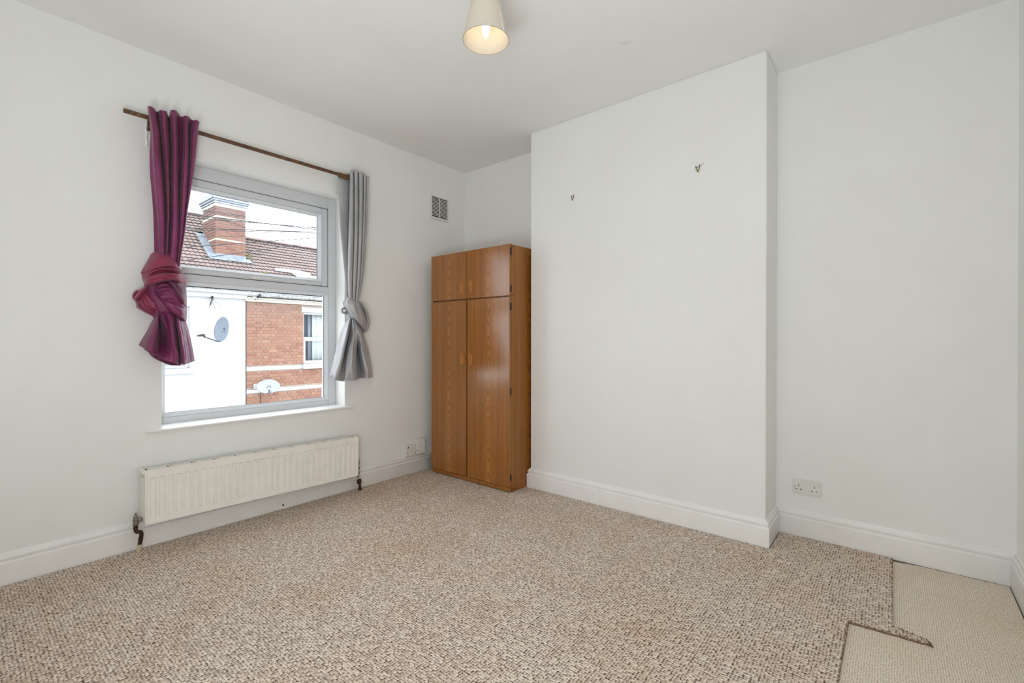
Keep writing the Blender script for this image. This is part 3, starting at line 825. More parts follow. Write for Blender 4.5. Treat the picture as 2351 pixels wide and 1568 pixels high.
for i in range(7):
    y = 1.816 + i * 0.0125
    m = MB(); a0 = 0.25 * math.sin(i * 2.1)
    pts = [(RODX + 0.0165 * math.cos(a), y + 0.006 * math.cos(a) * (1 if i % 2 else -1) + a0 * 0.004, RODZ - 0.003 + 0.0165 * math.sin(a)) for a in [2 * math.pi * k / 18 for k in range(19)]]
    m.tube(pts, 0.0030, 6)
    tag(m.build('curtain_ring', M['ring'], smooth=True), ('leftmost', 'second from left', 'third from left', 'middle', 'third from right', 'second from right', 'rightmost')[i] + ' of seven golden brown rings bunched on the pole by the grey curtain', 'curtain ring', 'bunched curtain rings on the pole')

# cloth control points (x, y, z)
PDROP = [[(-3.125,0.691,2.411),(-3.095,0.687,2.399),(-3.04,0.68,2.382),(-3.038,0.694,2.378),(-3.095,0.712,2.4),(-3.122,0.73,2.396),(-3.095,0.736,2.395),(-3.04,0.73,2.379),(-3.038,0.747,2.381),(-3.095,0.768,2.403),(-3.122,0.785,2.385),(-3.095,0.787,2.416),(-3.04,0.779,2.399),(-3.038,0.793,2.402),(-3.095,0.814,2.424),(-3.122,0.839,2.411),(-3.095,0.849,2.406),(-3.04,0.838,2.389),(-3.038,0.85,2.391),(-3.095,0.871,2.413),(-3.122,0.894,2.411),(-3.095,0.902,2.403),(-3.04,0.891,2.386),(-3.038,0.903,2.382),(-3.095,0.925,2.403)],[(-3.123,0.703,2.281),(-3.094,0.702,2.273),(-3.043,0.697,2.256),(-3.041,0.715,2.262),(-3.094,0.735,2.284),(-3.12,0.745,2.295),(-3.094,0.743,2.287),(-3.043,0.738,2.27),(-3.041,0.756,2.276),(-3.094,0.777,2.299),(-3.12,0.79,2.31),(-3.094,0.79,2.303),(-3.043,0.783,2.286),(-3.041,0.798,2.291),(-3.094,0.818,2.313),(-3.12,0.84,2.328),(-3.094,0.848,2.323),(-3.043,0.838,2.305),(-3.041,0.851,2.309),(-3.094,0.871,2.331),(-3.12,0.885,2.343),(-3.094,0.884,2.336),(-3.043,0.877,2.319),(-3.041,0.894,2.324),(-3.094,0.918,2.347)],[(-3.121,0.7,2.168),(-3.094,0.705,2.163),(-3.045,0.702,2.149),(-3.043,0.721,2.155),(-3.094,0.741,2.174),(-3.118,0.753,2.184),(-3.094,0.754,2.178),(-3.045,0.747,2.164),(-3.043,0.761,2.168),(-3.094,0.779,2.186),(-3.118,0.792,2.196),(-3.094,0.793,2.19),(-3.045,0.786,2.176),(-3.043,0.8,2.18),(-3.094,0.819,2.199),(-3.118,0.839,2.211),(-3.094,0.846,2.207),(-3.045,0.838,2.192),(-3.043,0.853,2.196),(-3.094,0.873,2.215),(-3.118,0.883,2.225),(-3.094,0.88,2.218),(-3.045,0.873,2.203),(-3.043,0.888,2.207),(-3.094,0.909,2.227)],[(-3.118,0.7,2.057),(-3.093,0.709,2.053),(-3.048,0.707,2.042),(-3.046,0.73,2.048),(-3.093,0.75,2.065),(-3.116,0.761,2.073),(-3.093,0.761,2.068),(-3.048,0.754,2.055),(-3.046,0.764,2.058),(-3.093,0.781,2.073),(-3.116,0.791,2.081),(-3.093,0.791,2.076),(-3.048,0.786,2.064),(-3.046,0.802,2.068),(-3.093,0.821,2.084),(-3.116,0.836,2.094),(-3.093,0.839,2.089),(-3.048,0.833,2.077),(-3.046,0.85,2.082),(-3.093,0.871,2.098),(-3.116,0.879,2.106),(-3.093,0.876,2.1),(-3.048,0.867,2.087),(-3.046,0.878,2.09),(-3.093,0.897,2.105)],[(-3.116,0.707,1.946),(-3.093,0.716,1.944),(-3.05,0.715,1.935),(-3.049,0.737,1.94),(-3.093,0.757,1.954),(-3.114,0.767,1.961),(-3.093,0.767,1.956),(-3.05,0.759,1.946),(-3.049,0.767,1.948),(-3.093,0.781,1.96),(-3.114,0.791,1.966),(-3.093,0.79,1.962),(-3.05,0.786,1.952),(-3.049,0.803,1.956),(-3.093,0.822,1.97),(-3.114,0.833,1.977),(-3.093,0.833,1.972),(-3.05,0.829,1.963),(-3.049,0.847,1.967),(-3.093,0.867,1.981),(-3.114,0.875,1.987),(-3.093,0.87,1.982),(-3.05,0.86,1.971),(-3.049,0.865,1.971),(-3.093,0.88,1.984)],[(-3.114,0.713,1.836),(-3.092,0.724,1.834),(-3.053,0.723,1.827),(-3.051,0.743,1.831),(-3.092,0.761,1.842),(-3.112,0.77,1.847),(-3.092,0.769,1.844),(-3.053,0.761,1.835),(-3.051,0.767,1.836),(-3.092,0.78,1.846),(-3.112,0.789,1.851),(-3.092,0.788,1.848),(-3.053,0.786,1.841),(-3.051,0.805,1.844),(-3.092,0.824,1.855),(-3.112,0.832,1.86),(-3.092,0.831,1.857),(-3.053,0.825,1.849),(-3.051,0.838,1.851),(-3.092,0.854,1.862),(-3.112,0.861,1.866),(-3.092,0.857,1.862),(-3.053,0.847,1.853),(-3.051,0.85,1.854),(-3.092,0.863,1.864)],[(-3.112,0.715,1.724),(-3.092,0.728,1.724),(-3.055,0.727,1.718),(-3.054,0.746,1.721),(-3.092,0.763,1.73),(-3.11,0.769,1.733),(-3.092,0.766,1.73),(-3.055,0.759,1.724),(-3.054,0.764,1.724),(-3.092,0.776,1.732),(-3.11,0.785,1.736),(-3.092,0.785,1.734),(-3.055,0.784,1.728),(-3.054,0.806,1.732),(-3.092,0.825,1.741),(-3.11,0.831,1.744),(-3.092,0.827,1.741),(-3.055,0.821,1.735),(-3.054,0.83,1.736),(-3.092,0.844,1.744),(-3.11,0.85,1.748),(-3.092,0.846,1.744),(-3.055,0.837,1.737),(-3.054,0.839,1.738),(-3.092,0.85,1.745)],[(-3.109,0.716,1.623),(-3.091,0.733,1.624),(-3.058,0.731,1.619),(-3.057,0.746,1.621),(-3.091,0.76,1.628),(-3.107,0.765,1.63),(-3.091,0.762,1.628),(-3.058,0.756,1.623),(-3.057,0.761,1.624),(-3.091,0.772,1.629),(-3.107,0.778,1.632),(-3.091,0.777,1.63),(-3.058,0.778,1.626),(-3.057,0.801,1.629),(-3.091,0.82,1.636),(-3.107,0.825,1.639),(-3.091,0.821,1.637),(-3.058,0.814,1.632),(-3.057,0.819,1.632),(-3.091,0.831,1.638),(-3.107,0.836,1.641),(-3.091,0.832,1.638),(-3.058,0.824,1.633),(-3.057,0.825,1.633),(-3.091,0.836,1.639)],[(-3.107,0.719,1.534),(-3.09,0.735,1.534),(-3.06,0.732,1.531),(-3.059,0.744,1.533),(-3.09,0.757,1.537),(-3.105,0.761,1.539),(-3.09,0.758,1.537),(-3.06,0.753,1.534),(-3.059,0.758,1.534),(-3.09,0.768,1.538),(-3.105,0.774,1.54),(-3.09,0.773,1.539),(-3.06,0.773,1.536),(-3.059,0.792,1.538),(-3.09,0.807,1.543),(-3.105,0.812,1.545),(-3.09,0.809,1.543),(-3.06,0.803,1.54),(-3.059,0.807,1.54),(-3.09,0.817,1.544),(-3.105,0.822,1.546),(-3.09,0.818,1.544),(-3.06,0.811,1.541),(-3.059,0.813,1.541),(-3.09,0.823,1.545)]]
GDROP = [[(-3.16,1.824,2.369),(-3.155,1.836,2.371),(-3.154,1.868,2.379),(-3.158,1.904,2.39),(-3.17,1.926,2.399),(-3.092,1.883,2.392),(-3.07,1.88,2.394),(-3.08,1.899,2.395),(-3.115,1.926,2.393),(-3.08,1.91,2.397),(-3.07,1.917,2.402),(-3.08,1.936,2.403),(-3.115,1.963,2.399),(-3.08,1.948,2.397),(-3.07,1.958,2.4),(-3.08,1.978,2.401),(-3.115,2.007,2.396),(-3.084,1.991,2.394),(-3.075,1.994,2.396),(-3.084,2.008,2.396),(-3.115,2.032,2.393),(-3.088,2.018,2.387),(-3.08,2.02,2.388),(-3.09,2.033,2.391),(-3.125,2.059,2.398)],[(-3.155,1.825,2.307),(-3.151,1.837,2.309),(-3.15,1.87,2.318),(-3.153,1.901,2.327),(-3.164,1.921,2.334),(-3.092,1.882,2.309),(-3.072,1.883,2.304),(-3.081,1.901,2.311),(-3.113,1.926,2.325),(-3.081,1.912,2.314),(-3.072,1.919,2.314),(-3.081,1.937,2.321),(-3.113,1.963,2.335),(-3.081,1.95,2.324),(-3.072,1.96,2.325),(-3.081,1.979,2.332),(-3.113,2.006,2.346),(-3.084,1.991,2.336),(-3.076,1.994,2.335),(-3.084,2.009,2.34),(-3.113,2.031,2.352),(-3.088,2.018,2.343),(-3.081,2.02,2.342),(-3.09,2.032,2.348),(-3.123,2.057,2.361)],[(-3.15,1.827,2.188),(-3.146,1.839,2.19),(-3.145,1.874,2.198),(-3.148,1.899,2.205),(-3.159,1.915,2.211),(-3.092,1.881,2.19),(-3.073,1.885,2.187),(-3.082,1.902,2.193),(-3.112,1.926,2.204),(-3.082,1.913,2.195),(-3.073,1.921,2.195),(-3.082,1.939,2.201),(-3.112,1.963,2.213),(-3.082,1.952,2.204),(-3.073,1.964,2.206),(-3.082,1.98,2.211),(-3.112,2.005,2.223),(-3.085,1.991,2.214),(-3.077,1.995,2.214),(-3.085,2.008,2.218),(-3.112,2.029,2.228),(-3.088,2.016,2.221),(-3.082,2.017,2.22),(-3.09,2.029,2.224),(-3.12,2.051,2.235)],[(-3.145,1.835,1.973),(-3.142,1.846,1.975),(-3.141,1.876,1.98),(-3.143,1.892,1.984),(-3.153,1.904,1.988),(-3.092,1.875,1.973),(-3.075,1.883,1.972),(-3.082,1.901,1.976),(-3.11,1.924,1.985),(-3.082,1.913,1.978),(-3.075,1.922,1.979),(-3.082,1.938,1.983),(-3.11,1.96,1.991),(-3.082,1.949,1.985),(-3.075,1.961,1.986),(-3.082,1.975,1.99),(-3.11,1.997,1.998),(-3.086,1.985,1.992),(-3.079,1.989,1.992),(-3.086,2.0,1.995),(-3.11,2.019,2.002),(-3.089,2.007,1.997),(-3.083,2.008,1.996),(-3.09,2.019,1.999),(-3.118,2.039,2.007)],[(-3.141,1.853,1.76),(-3.137,1.859,1.76),(-3.136,1.877,1.762),(-3.139,1.887,1.764),(-3.148,1.896,1.766),(-3.092,1.869,1.756),(-3.076,1.874,1.755),(-3.083,1.895,1.759),(-3.108,1.918,1.765),(-3.083,1.908,1.761),(-3.076,1.916,1.761),(-3.083,1.932,1.764),(-3.108,1.952,1.77),(-3.083,1.943,1.765),(-3.076,1.953,1.766),(-3.083,1.966,1.769),(-3.108,1.986,1.774),(-3.086,1.975,1.77),(-3.08,1.978,1.77),(-3.086,1.988,1.772),(-3.108,2.005,1.777),(-3.089,1.994,1.773),(-3.083,1.995,1.773),(-3.09,2.004,1.775),(-3.116,2.022,1.78)],[(-3.136,1.866,1.598),(-3.133,1.867,1.598),(-3.132,1.874,1.598),(-3.134,1.882,1.599),(-3.142,1.89,1.601),(-3.092,1.865,1.594),(-3.078,1.869,1.593),(-3.084,1.89,1.596),(-3.107,1.911,1.6),(-3.084,1.902,1.597),(-3.078,1.911,1.598),(-3.084,1.925,1.6),(-3.107,1.944,1.603),(-3.084,1.936,1.601),(-3.078,1.945,1.601),(-3.084,1.956,1.603),(-3.107,1.974,1.606),(-3.087,1.963,1.604),(-3.081,1.965,1.603),(-3.087,1.973,1.605),(-3.107,1.989,1.608),(-3.089,1.979,1.605),(-3.084,1.979,1.605),(-3.091,1.986,1.606),(-3.113,2.001,1.61)],[(-3.131,1.874,1.446),(-3.128,1.875,1.446),(-3.127,1.881,1.446),(-3.129,1.889,1.447),(-3.137,1.896,1.448),(-3.092,1.873,1.444),(-3.079,1.874,1.443),(-3.085,1.889,1.445),(-3.105,1.906,1.447),(-3.085,1.898,1.445),(-3.079,1.906,1.445),(-3.085,1.917,1.447),(-3.105,1.933,1.449),(-3.085,1.924,1.447),(-3.079,1.93,1.447),(-3.085,1.938,1.448),(-3.105,1.953,1.45),(-3.087,1.942,1.448),(-3.082,1.942,1.448),(-3.087,1.947,1.449),(-3.105,1.959,1.45),(-3.09,1.95,1.449),(-3.085,1.949,1.449),(-3.091,1.955,1.449),(-3.111,1.968,1.451)],[(-3.126,1.875,1.337),(-3.124,1.877,1.337),(-3.123,1.883,1.338),(-3.125,1.889,1.338),(-3.131,1.895,1.338),(-3.092,1.874,1.336),(-3.081,1.874,1.336),(-3.086,1.886,1.336),(-3.104,1.9,1.338),(-3.086,1.894,1.337),(-3.081,1.901,1.337),(-3.086,1.911,1.337),(-3.104,1.924,1.339),(-3.086,1.917,1.338),(-3.081,1.921,1.338),(-3.086,1.928,1.338),(-3.104,1.94,1.339),(-3.088,1.932,1.338),(-3.084,1.931,1.338),(-3.088,1.936,1.339),(-3.104,1.946,1.34),(-3.09,1.939,1.339),(-3.086,1.938,1.339),(-3.091,1.943,1.339),(-3.109,1.955,1.34)]]
PDOME = [[(-3.15,0.699,1.59),(-3.13,0.708,1.616),(-3.1,0.727,1.628),(-3.08,0.759,1.628),(-3.1,0.802,1.619),(-3.13,0.828,1.605)],[(-3.14,0.679,1.548),(-3.08,0.689,1.568),(-3.04,0.713,1.58),(-3.03,0.751,1.586),(-3.06,0.8,1.582),(-3.13,0.838,1.578)],[(-3.14,0.665,1.512),(-3.07,0.681,1.519),(-3.015,0.703,1.534),(-3.005,0.748,1.544),(-3.035,0.801,1.543),(-3.13,0.849,1.542)],[(-3.14,0.667,1.503),(-3.07,0.684,1.507),(-3.03,0.71,1.525),(-3.028,0.754,1.537),(-3.062,0.808,1.538),(-3.14,0.855,1.531)],[(-3.14,0.669,1.496),(-3.06,0.679,1.499),(-3.012,0.704,1.516),(-3.003,0.747,1.527),(-3.03,0.801,1.529),(-3.13,0.854,1.524)],[(-3.15,0.673,1.478),(-3.075,0.677,1.48),(-3.035,0.708,1.499),(-3.028,0.754,1.512),(-3.055,0.806,1.513),(-3.135,0.859,1.513)],[(-3.15,0.675,1.47),(-3.05,0.67,1.47),(-2.995,0.698,1.486),(-2.985,0.743,1.499),(-3.015,0.797,1.5),(-3.12,0.858,1.503)],[(-3.15,0.681,1.452),(-3.05,0.67,1.454),(-2.99,0.697,1.471),(-2.98,0.742,1.482),(-3.01,0.798,1.482),(-3.12,0.863,1.471)],[(-3.15,0.683,1.437),(-3.065,0.679,1.44),(-3.01,0.702,1.454),(-3.0,0.747,1.47),(-3.025,0.798,1.47),(-3.13,0.866,1.441)],[(-3.16,0.692,1.438),(-3.13,0.704,1.443),(-3.1,0.73,1.457),(-3.09,0.769,1.469),(-3.1,0.818,1.468),(-3.15,0.869,1.438)]]
PBAND = [[(-3.14,0.702,1.453),(-3.09,0.717,1.468),(-3.08,0.751,1.48),(-3.09,0.792,1.485),(-3.11,0.836,1.477),(-3.15,0.867,1.459)],[(-3.14,0.703,1.426),(-3.06,0.713,1.434),(-3.035,0.74,1.448),(-3.045,0.777,1.453),(-3.08,0.828,1.432),(-3.15,0.872,1.421)],[(-3.13,0.705,1.398),(-3.045,0.713,1.402),(-3.025,0.742,1.408),(-3.035,0.778,1.411),(-3.07,0.825,1.385),(-3.15,0.874,1.383)],[(-3.13,0.722,1.37),(-3.05,0.729,1.368),(-3.035,0.755,1.364),(-3.04,0.786,1.362),(-3.07,0.833,1.337),(-3.15,0.875,1.343)],[(-3.13,0.743,1.348),(-3.05,0.748,1.34),(-3.03,0.769,1.331),(-3.03,0.795,1.319),(-3.06,0.83,1.306),(-3.14,0.873,1.306)],[(-3.14,0.762,1.329),(-3.08,0.766,1.313),(-3.055,0.783,1.297),(-3.06,0.811,1.278),(-3.08,0.838,1.265),(-3.14,0.87,1.256)],[(-3.17,0.771,1.326),(-3.14,0.785,1.311),(-3.13,0.806,1.296),(-3.13,0.829,1.279),(-3.14,0.854,1.266),(-3.16,0.874,1.256)]]
PFOLD = [[(-3.05,0.744,1.472),(-3.04,0.772,1.477),(-3.05,0.805,1.479),(-3.1,0.849,1.468),(-3.15,0.871,1.45)],[(-3.025,0.757,1.46),(-3.02,0.781,1.456),(-3.03,0.807,1.445),(-3.08,0.844,1.429),(-3.15,0.874,1.417)],[(-3.025,0.771,1.442),(-3.015,0.79,1.424),(-3.025,0.813,1.407),(-3.07,0.843,1.386),(-3.15,0.875,1.383)],[(-3.035,0.789,1.412),(-3.02,0.804,1.39),(-3.03,0.822,1.373),(-3.08,0.85,1.359),(-3.15,0.875,1.355)],[(-3.06,0.815,1.379),(-3.045,0.822,1.36),(-3.06,0.838,1.348),(-3.1,0.857,1.339),(-3.15,0.875,1.335)]]
PFLAP = [[(-3.12,0.692,1.428),(-3.1,0.664,1.411),(-3.09,0.646,1.387),(-3.1,0.638,1.36),(-3.14,0.641,1.349)],[(-3.1,0.699,1.414),(-3.08,0.671,1.388),(-3.07,0.653,1.364),(-3.09,0.643,1.342),(-3.14,0.646,1.334)],[(-3.1,0.711,1.378),(-3.07,0.686,1.353),(-3.065,0.666,1.334),(-3.09,0.65,1.323),(-3.14,0.646,1.323)],[(-3.11,0.74,1.34),(-3.08,0.718,1.319),(-3.08,0.696,1.305),(-3.1,0.675,1.298),(-3.14,0.662,1.31)],[(-3.14,0.764,1.322),(-3.11,0.74,1.303),(-3.11,0.725,1.287),(-3.12,0.717,1.276),(-3.15,0.701,1.287)]]
PTAIL = [[(-3.148,0.737,1.309),(-3.104,0.735,1.317),(-3.09,0.739,1.321),(-3.097,0.746,1.326),(-3.09,0.752,1.326),(-3.075,0.761,1.319),(-3.075,0.78,1.304),(-3.09,0.803,1.289),(-3.075,0.811,1.278),(-3.09,0.826,1.269),(-3.119,0.858,1.255)],[(-3.148,0.724,1.272),(-3.09,0.72,1.275),(-3.075,0.726,1.279),(-3.133,0.744,1.277),(-3.061,0.735,1.274),(-3.061,0.754,1.271),(-3.046,0.773,1.266),(-3.104,0.809,1.265),(-3.046,0.803,1.258),(-3.075,0.826,1.25),(-3.119,0.863,1.248)],[(-3.148,0.707,1.235),(-3.075,0.704,1.233),(-3.046,0.715,1.237),(-3.148,0.748,1.236),(-3.046,0.743,1.229),(-3.046,0.761,1.225),(-3.032,0.777,1.221),(-3.104,0.813,1.218),(-3.032,0.805,1.212),(-3.061,0.832,1.208),(-3.119,0.872,1.215)],[(-3.148,0.691,1.194),(-3.061,0.688,1.188),(-3.032,0.706,1.188),(-3.162,0.754,1.185),(-3.075,0.757,1.18),(-3.032,0.764,1.171),(-3.017,0.78,1.166),(-3.104,0.82,1.162),(-3.017,0.809,1.157),(-3.061,0.842,1.157),(-3.119,0.882,1.172)],[(-3.148,0.672,1.155),(-3.046,0.67,1.144),(-3.017,0.694,1.144),(-3.133,0.743,1.134),(-3.09,0.757,1.121),(-3.017,0.765,1.126),(-3.003,0.78,1.117),(-3.104,0.824,1.106),(-3.017,0.813,1.107),(-3.061,0.848,1.111),(-3.119,0.89,1.124)],[(-3.148,0.663,1.135),(-3.046,0.663,1.115),(-3.01,0.683,1.109),(-3.075,0.727,1.089),(-3.046,0.75,1.076),(-3.01,0.767,1.076),(-3.003,0.786,1.067),(-3.104,0.828,1.059),(-3.017,0.818,1.061),(-3.061,0.854,1.064),(-3.119,0.898,1.076)],[(-3.148,0.656,1.119),(-3.061,0.662,1.102),(-3.017,0.678,1.082),(-3.032,0.713,1.062),(-3.017,0.739,1.041),(-3.01,0.767,1.027),(-3.003,0.788,1.02),(-3.104,0.83,1.01),(-3.017,0.824,1.013),(-3.061,0.858,1.017),(-3.119,0.905,1.026)]]
PBACK = [[(-3.17,0.684,1.102),(-3.165,0.707,1.093),(-3.16,0.732,1.083),(-3.16,0.77,1.064),(-3.16,0.809,1.044),(-3.16,0.849,1.038)],[(-3.17,0.684,1.096),(-3.165,0.702,1.078),(-3.16,0.719,1.052),(-3.155,0.757,1.025),(-3.155,0.8,1.005),(-3.155,0.847,1.001)]]
PBEAD = [(-3.085,0.831,1.241),(-3.085,0.844,1.241),(-3.085,0.856,1.241),(-3.085,0.835,1.224),(-3.085,0.848,1.224),(-3.085,0.86,1.224),(-3.085,0.839,1.207),(-3.085,0.852,1.207),(-3.085,0.864,1.207),(-3.085,0.843,1.19),(-3.085,0.856,1.19),(-3.085,0.864,1.189),(-3.085,0.847,1.173),(-3.085,0.86,1.178),(-3.085,0.868,1.178),(-3.085,0.851,1.161),(-3.085,0.864,1.161),(-3.085,0.872,1.16),(-3.085,0.855,1.144),(-3.085,0.867,1.143),(-3.085,0.876,1.143),(-3.085,0.859,1.127),(-3.085,0.867,1.126),(-3.085,0.88,1.125),(-3.085,0.863,1.109),(-3.085,0.871,1.108),(-3.085,0.884,1.114)]
GBAND = [[(-3.15,1.862,1.434),(-3.11,1.858,1.445),(-3.1,1.875,1.465),(-3.1,1.909,1.455),(-3.12,1.958,1.443),(-3.15,2.01,1.431)],[(-3.14,1.85,1.416),(-3.07,1.834,1.418),(-3.05,1.857,1.428),(-3.05,1.894,1.421),(-3.08,1.955,1.407),(-3.14,2.026,1.392)],[(-3.14,1.86,1.393),(-3.06,1.843,1.379),(-3.03,1.86,1.379),(-3.03,1.899,1.372),(-3.06,1.963,1.362),(-3.14,2.051,1.349)],[(-3.14,1.886,1.356),(-3.06,1.866,1.338),(-3.03,1.881,1.333),(-3.025,1.917,1.325),(-3.05,1.978,1.312),(-3.14,2.065,1.31)],[(-3.14,1.915,1.324),(-3.06,1.894,1.302),(-3.03,1.907,1.293),(-3.03,1.941,1.28),(-3.06,1.996,1.268),(-3.14,2.07,1.271)],[(-3.14,1.944,1.294),(-3.07,1.927,1.273),(-3.045,1.938,1.256),(-3.05,1.968,1.243),(-3.08,2.014,1.235),(-3.15,2.072,1.232)],[(-3.15,1.983,1.267),(-3.11,1.976,1.246),(-3.1,1.986,1.23),(-3.1,2.005,1.218),(-3.12,2.035,1.211),(-3.16,2.072,1.212)]]
GTAIL = [[(-3.147,1.898,1.3),(-3.107,1.884,1.308),(-3.083,1.88,1.312),(-3.091,1.892,1.31),(-3.067,1.883,1.302),(-3.067,1.891,1.298),(-3.051,1.894,1.288),(-3.067,1.92,1.277),(-3.083,1.946,1.262),(-3.115,1.982,1.242)],[(-3.147,1.879,1.276),(-3.099,1.864,1.277),(-3.067,1.86,1.273),(-3.115,1.899,1.261),(-3.035,1.866,1.25),(-3.043,1.881,1.241),(-3.035,1.894,1.232),(-3.067,1.936,1.223),(-3.083,1.962,1.215),(-3.131,2.009,1.211)],[(-3.147,1.841,1.209),(-3.083,1.824,1.203),(-3.035,1.825,1.194),(-3.115,1.884,1.176),(-3.027,1.858,1.166),(-3.035,1.884,1.162),(-3.051,1.915,1.157),(-3.035,1.931,1.152),(-3.067,1.973,1.148),(-3.131,2.036,1.143)],[(-3.147,1.81,1.11),(-3.067,1.789,1.107),(-3.019,1.791,1.098),(-3.115,1.86,1.087),(-3.019,1.828,1.079),(-3.019,1.874,1.078),(-3.131,1.965,1.071),(-3.019,1.926,1.073),(-3.051,1.979,1.072),(-3.131,2.059,1.074)],[(-3.147,1.785,1.008),(-3.067,1.764,1.002),(-3.003,1.752,1.0),(-3.099,1.835,0.985),(-3.019,1.808,0.984),(-3.011,1.869,0.982),(-3.147,1.98,0.973),(-3.019,1.942,0.988),(-3.035,1.985,0.991),(-3.131,2.078,0.99)],[(-3.147,1.765,0.935),(-3.067,1.74,0.93),(-3.003,1.725,0.921),(-3.067,1.806,0.909),(-3.019,1.803,0.911),(-3.011,1.871,0.908),(-3.147,1.986,0.905),(-3.019,1.958,0.921),(-3.035,2.001,0.923),(-3.131,2.091,0.92)],[(-3.147,1.75,0.891),(-3.083,1.749,0.887),(-3.011,1.713,0.872),(-3.051,1.802,0.85),(-3.019,1.798,0.86),(-3.019,1.882,0.855),(-3.147,1.986,0.854),(-3.019,1.971,0.863),(-3.035,2.006,0.861),(-3.131,2.098,0.857)]]
PROLL = [[(-3.155,0.704,1.447),(-3.12,0.697,1.441),(-3.098,0.694,1.434),(-3.104,0.697,1.427),(-3.135,0.705,1.427),(-3.165,0.712,1.429)],[(-3.142,0.68,1.435),(-3.1,0.672,1.429),(-3.073,0.668,1.421),(-3.079,0.672,1.416),(-3.118,0.682,1.416),(-3.158,0.691,1.419)],[(-3.135,0.658,1.414),(-3.088,0.649,1.409),(-3.058,0.646,1.402),(-3.064,0.651,1.397),(-3.107,0.662,1.398),(-3.153,0.673,1.402)],[(-3.133,0.64,1.387),(-3.084,0.631,1.382),(-3.053,0.629,1.377),(-3.059,0.635,1.373),(-3.104,0.646,1.375),(-3.152,0.657,1.378)],[(-3.14,0.635,1.371),(-3.096,0.628,1.366),(-3.068,0.624,1.359),(-3.074,0.628,1.353),(-3.114,0.638,1.353),(-3.156,0.647,1.355)],[(-3.15,0.646,1.375),(-3.112,0.636,1.372),(-3.088,0.627,1.368),(-3.094,0.622,1.366),(-3.128,0.627,1.368),(-3.162,0.633,1.37)],[(-3.155,0.646,1.386),(-3.12,0.637,1.384),(-3.098,0.628,1.384),(-3.104,0.624,1.386),(-3.135,0.628,1.39),(-3.165,0.633,1.392)],[(-3.16,0.652,1.394),(-3.128,0.645,1.394),(-3.108,0.639,1.398),(-3.114,0.638,1.405),(-3.142,0.642,1.41),(-3.168,0.647,1.413)],[(-3.17,0.671,1.397),(-3.144,0.665,1.398),(-3.128,0.662,1.403),(-3.134,0.663,1.41),(-3.156,0.667,1.416),(-3.174,0.671,1.418)]]
GRIM = [[(-3.16,1.981,1.436),(-3.126,1.962,1.436),(-3.112,1.959,1.441),(-3.124,1.972,1.447),(-3.15,1.99,1.451),(-3.172,2.004,1.453)],[(-3.145,2.002,1.412),(-3.101,1.977,1.411),(-3.082,1.972,1.415),(-3.097,1.988,1.421),(-3.135,2.014,1.426),(-3.166,2.034,1.428)],[(-3.138,2.021,1.377),(-3.088,1.993,1.375),(-3.067,1.988,1.377),(-3.084,2.005,1.382),(-3.128,2.036,1.386),(-3.163,2.059,1.389)],[(-3.135,2.037,1.335),(-3.084,2.008,1.333),(-3.062,2.003,1.334),(-3.079,2.021,1.337),(-3.125,2.054,1.341),(-3.162,2.078,1.343)],[(-3.138,2.047,1.29),(-3.088,2.019,1.288),(-3.067,2.015,1.287),(-3.084,2.033,1.288),(-3.128,2.065,1.291),(-3.163,2.088,1.292)],[(-3.142,2.045,1.247),(-3.096,2.019,1.244),(-3.077,2.015,1.241),(-3.093,2.032,1.24),(-3.133,2.061,1.24),(-3.165,2.082,1.241)],[(-3.148,2.031,1.223),(-3.105,2.006,1.219),(-3.087,2.0,1.213),(-3.102,2.015,1.208),(-3.138,2.04,1.207),(-3.167,2.059,1.208)],[(-3.16,2.021,1.221),(-3.126,2.001,1.216),(-3.112,1.994,1.209),(-3.124,2.003,1.202),(-3.15,2.02,1.2),(-3.172,2.034,1.201)]]
GLOOP = [[(-3.165,1.924,1.315),(-3.146,1.909,1.312),(-3.142,1.901,1.309),(-3.152,1.902,1.307),(-3.171,1.912,1.307)],[(-3.155,1.902,1.339),(-3.126,1.882,1.334),(-3.122,1.874,1.33),(-3.136,1.879,1.328),(-3.163,1.894,1.329)],[(-3.148,1.876,1.352),(-3.111,1.852,1.347),(-3.107,1.847,1.341),(-3.124,1.855,1.338),(-3.157,1.874,1.339)],[(-3.148,1.858,1.356),(-3.111,1.834,1.351),(-3.107,1.827,1.347),(-3.124,1.833,1.346),(-3.157,1.851,1.347)],[(-3.15,1.858,1.369),(-3.116,1.834,1.368),(-3.112,1.826,1.37),(-3.128,1.831,1.372),(-3.159,1.848,1.375)],[(-3.155,1.869,1.375),(-3.126,1.852,1.377),(-3.122,1.85,1.382),(-3.136,1.859,1.388),(-3.163,1.875,1.391)],[(-3.165,1.903,1.365),(-3.146,1.893,1.368),(-3.142,1.893,1.373),(-3.152,1.901,1.378),(-3.171,1.913,1.381)]]


def cloth(name, rows, nu, nv, mat, parent, wr=0.0, seed=0, fr=(30, 9), th=0.003, crease=None):
    m = MB(); m.grid(loft(rows, nu, nv, wr, seed, fr, crease))
    return m.build(name, mat, parent, smooth=True, solid=th, sharp=70)

def lump(name, c, r, mat, parent, seed):
    """padded inner bulk of the knotted cloth"""
    m = MB(); rings = []
    for i in range(9):
        ph = -math.pi / 2 + math.pi * (i + 0.02) / 8.04
        ring = []
        for k in range(20):
            a = 2 * math.pi * k / 20
            d = Vector((math.cos(ph) * math.cos(a), math.cos(ph) * math.sin(a), math.sin(ph)))
            s = 1 + 0.12 * noise.noise(d * 2.2 + Vector((seed, 0, 0)))
            ring.append((c[0] + r[0] * d.x * s, c[1] + r[1] * d.y * s, c[2] + r[2] * d.z * s))
        rings.append(ring)
    m.rings(rings)
    return m.build(name, mat, parent, smooth=True, sharp=80)

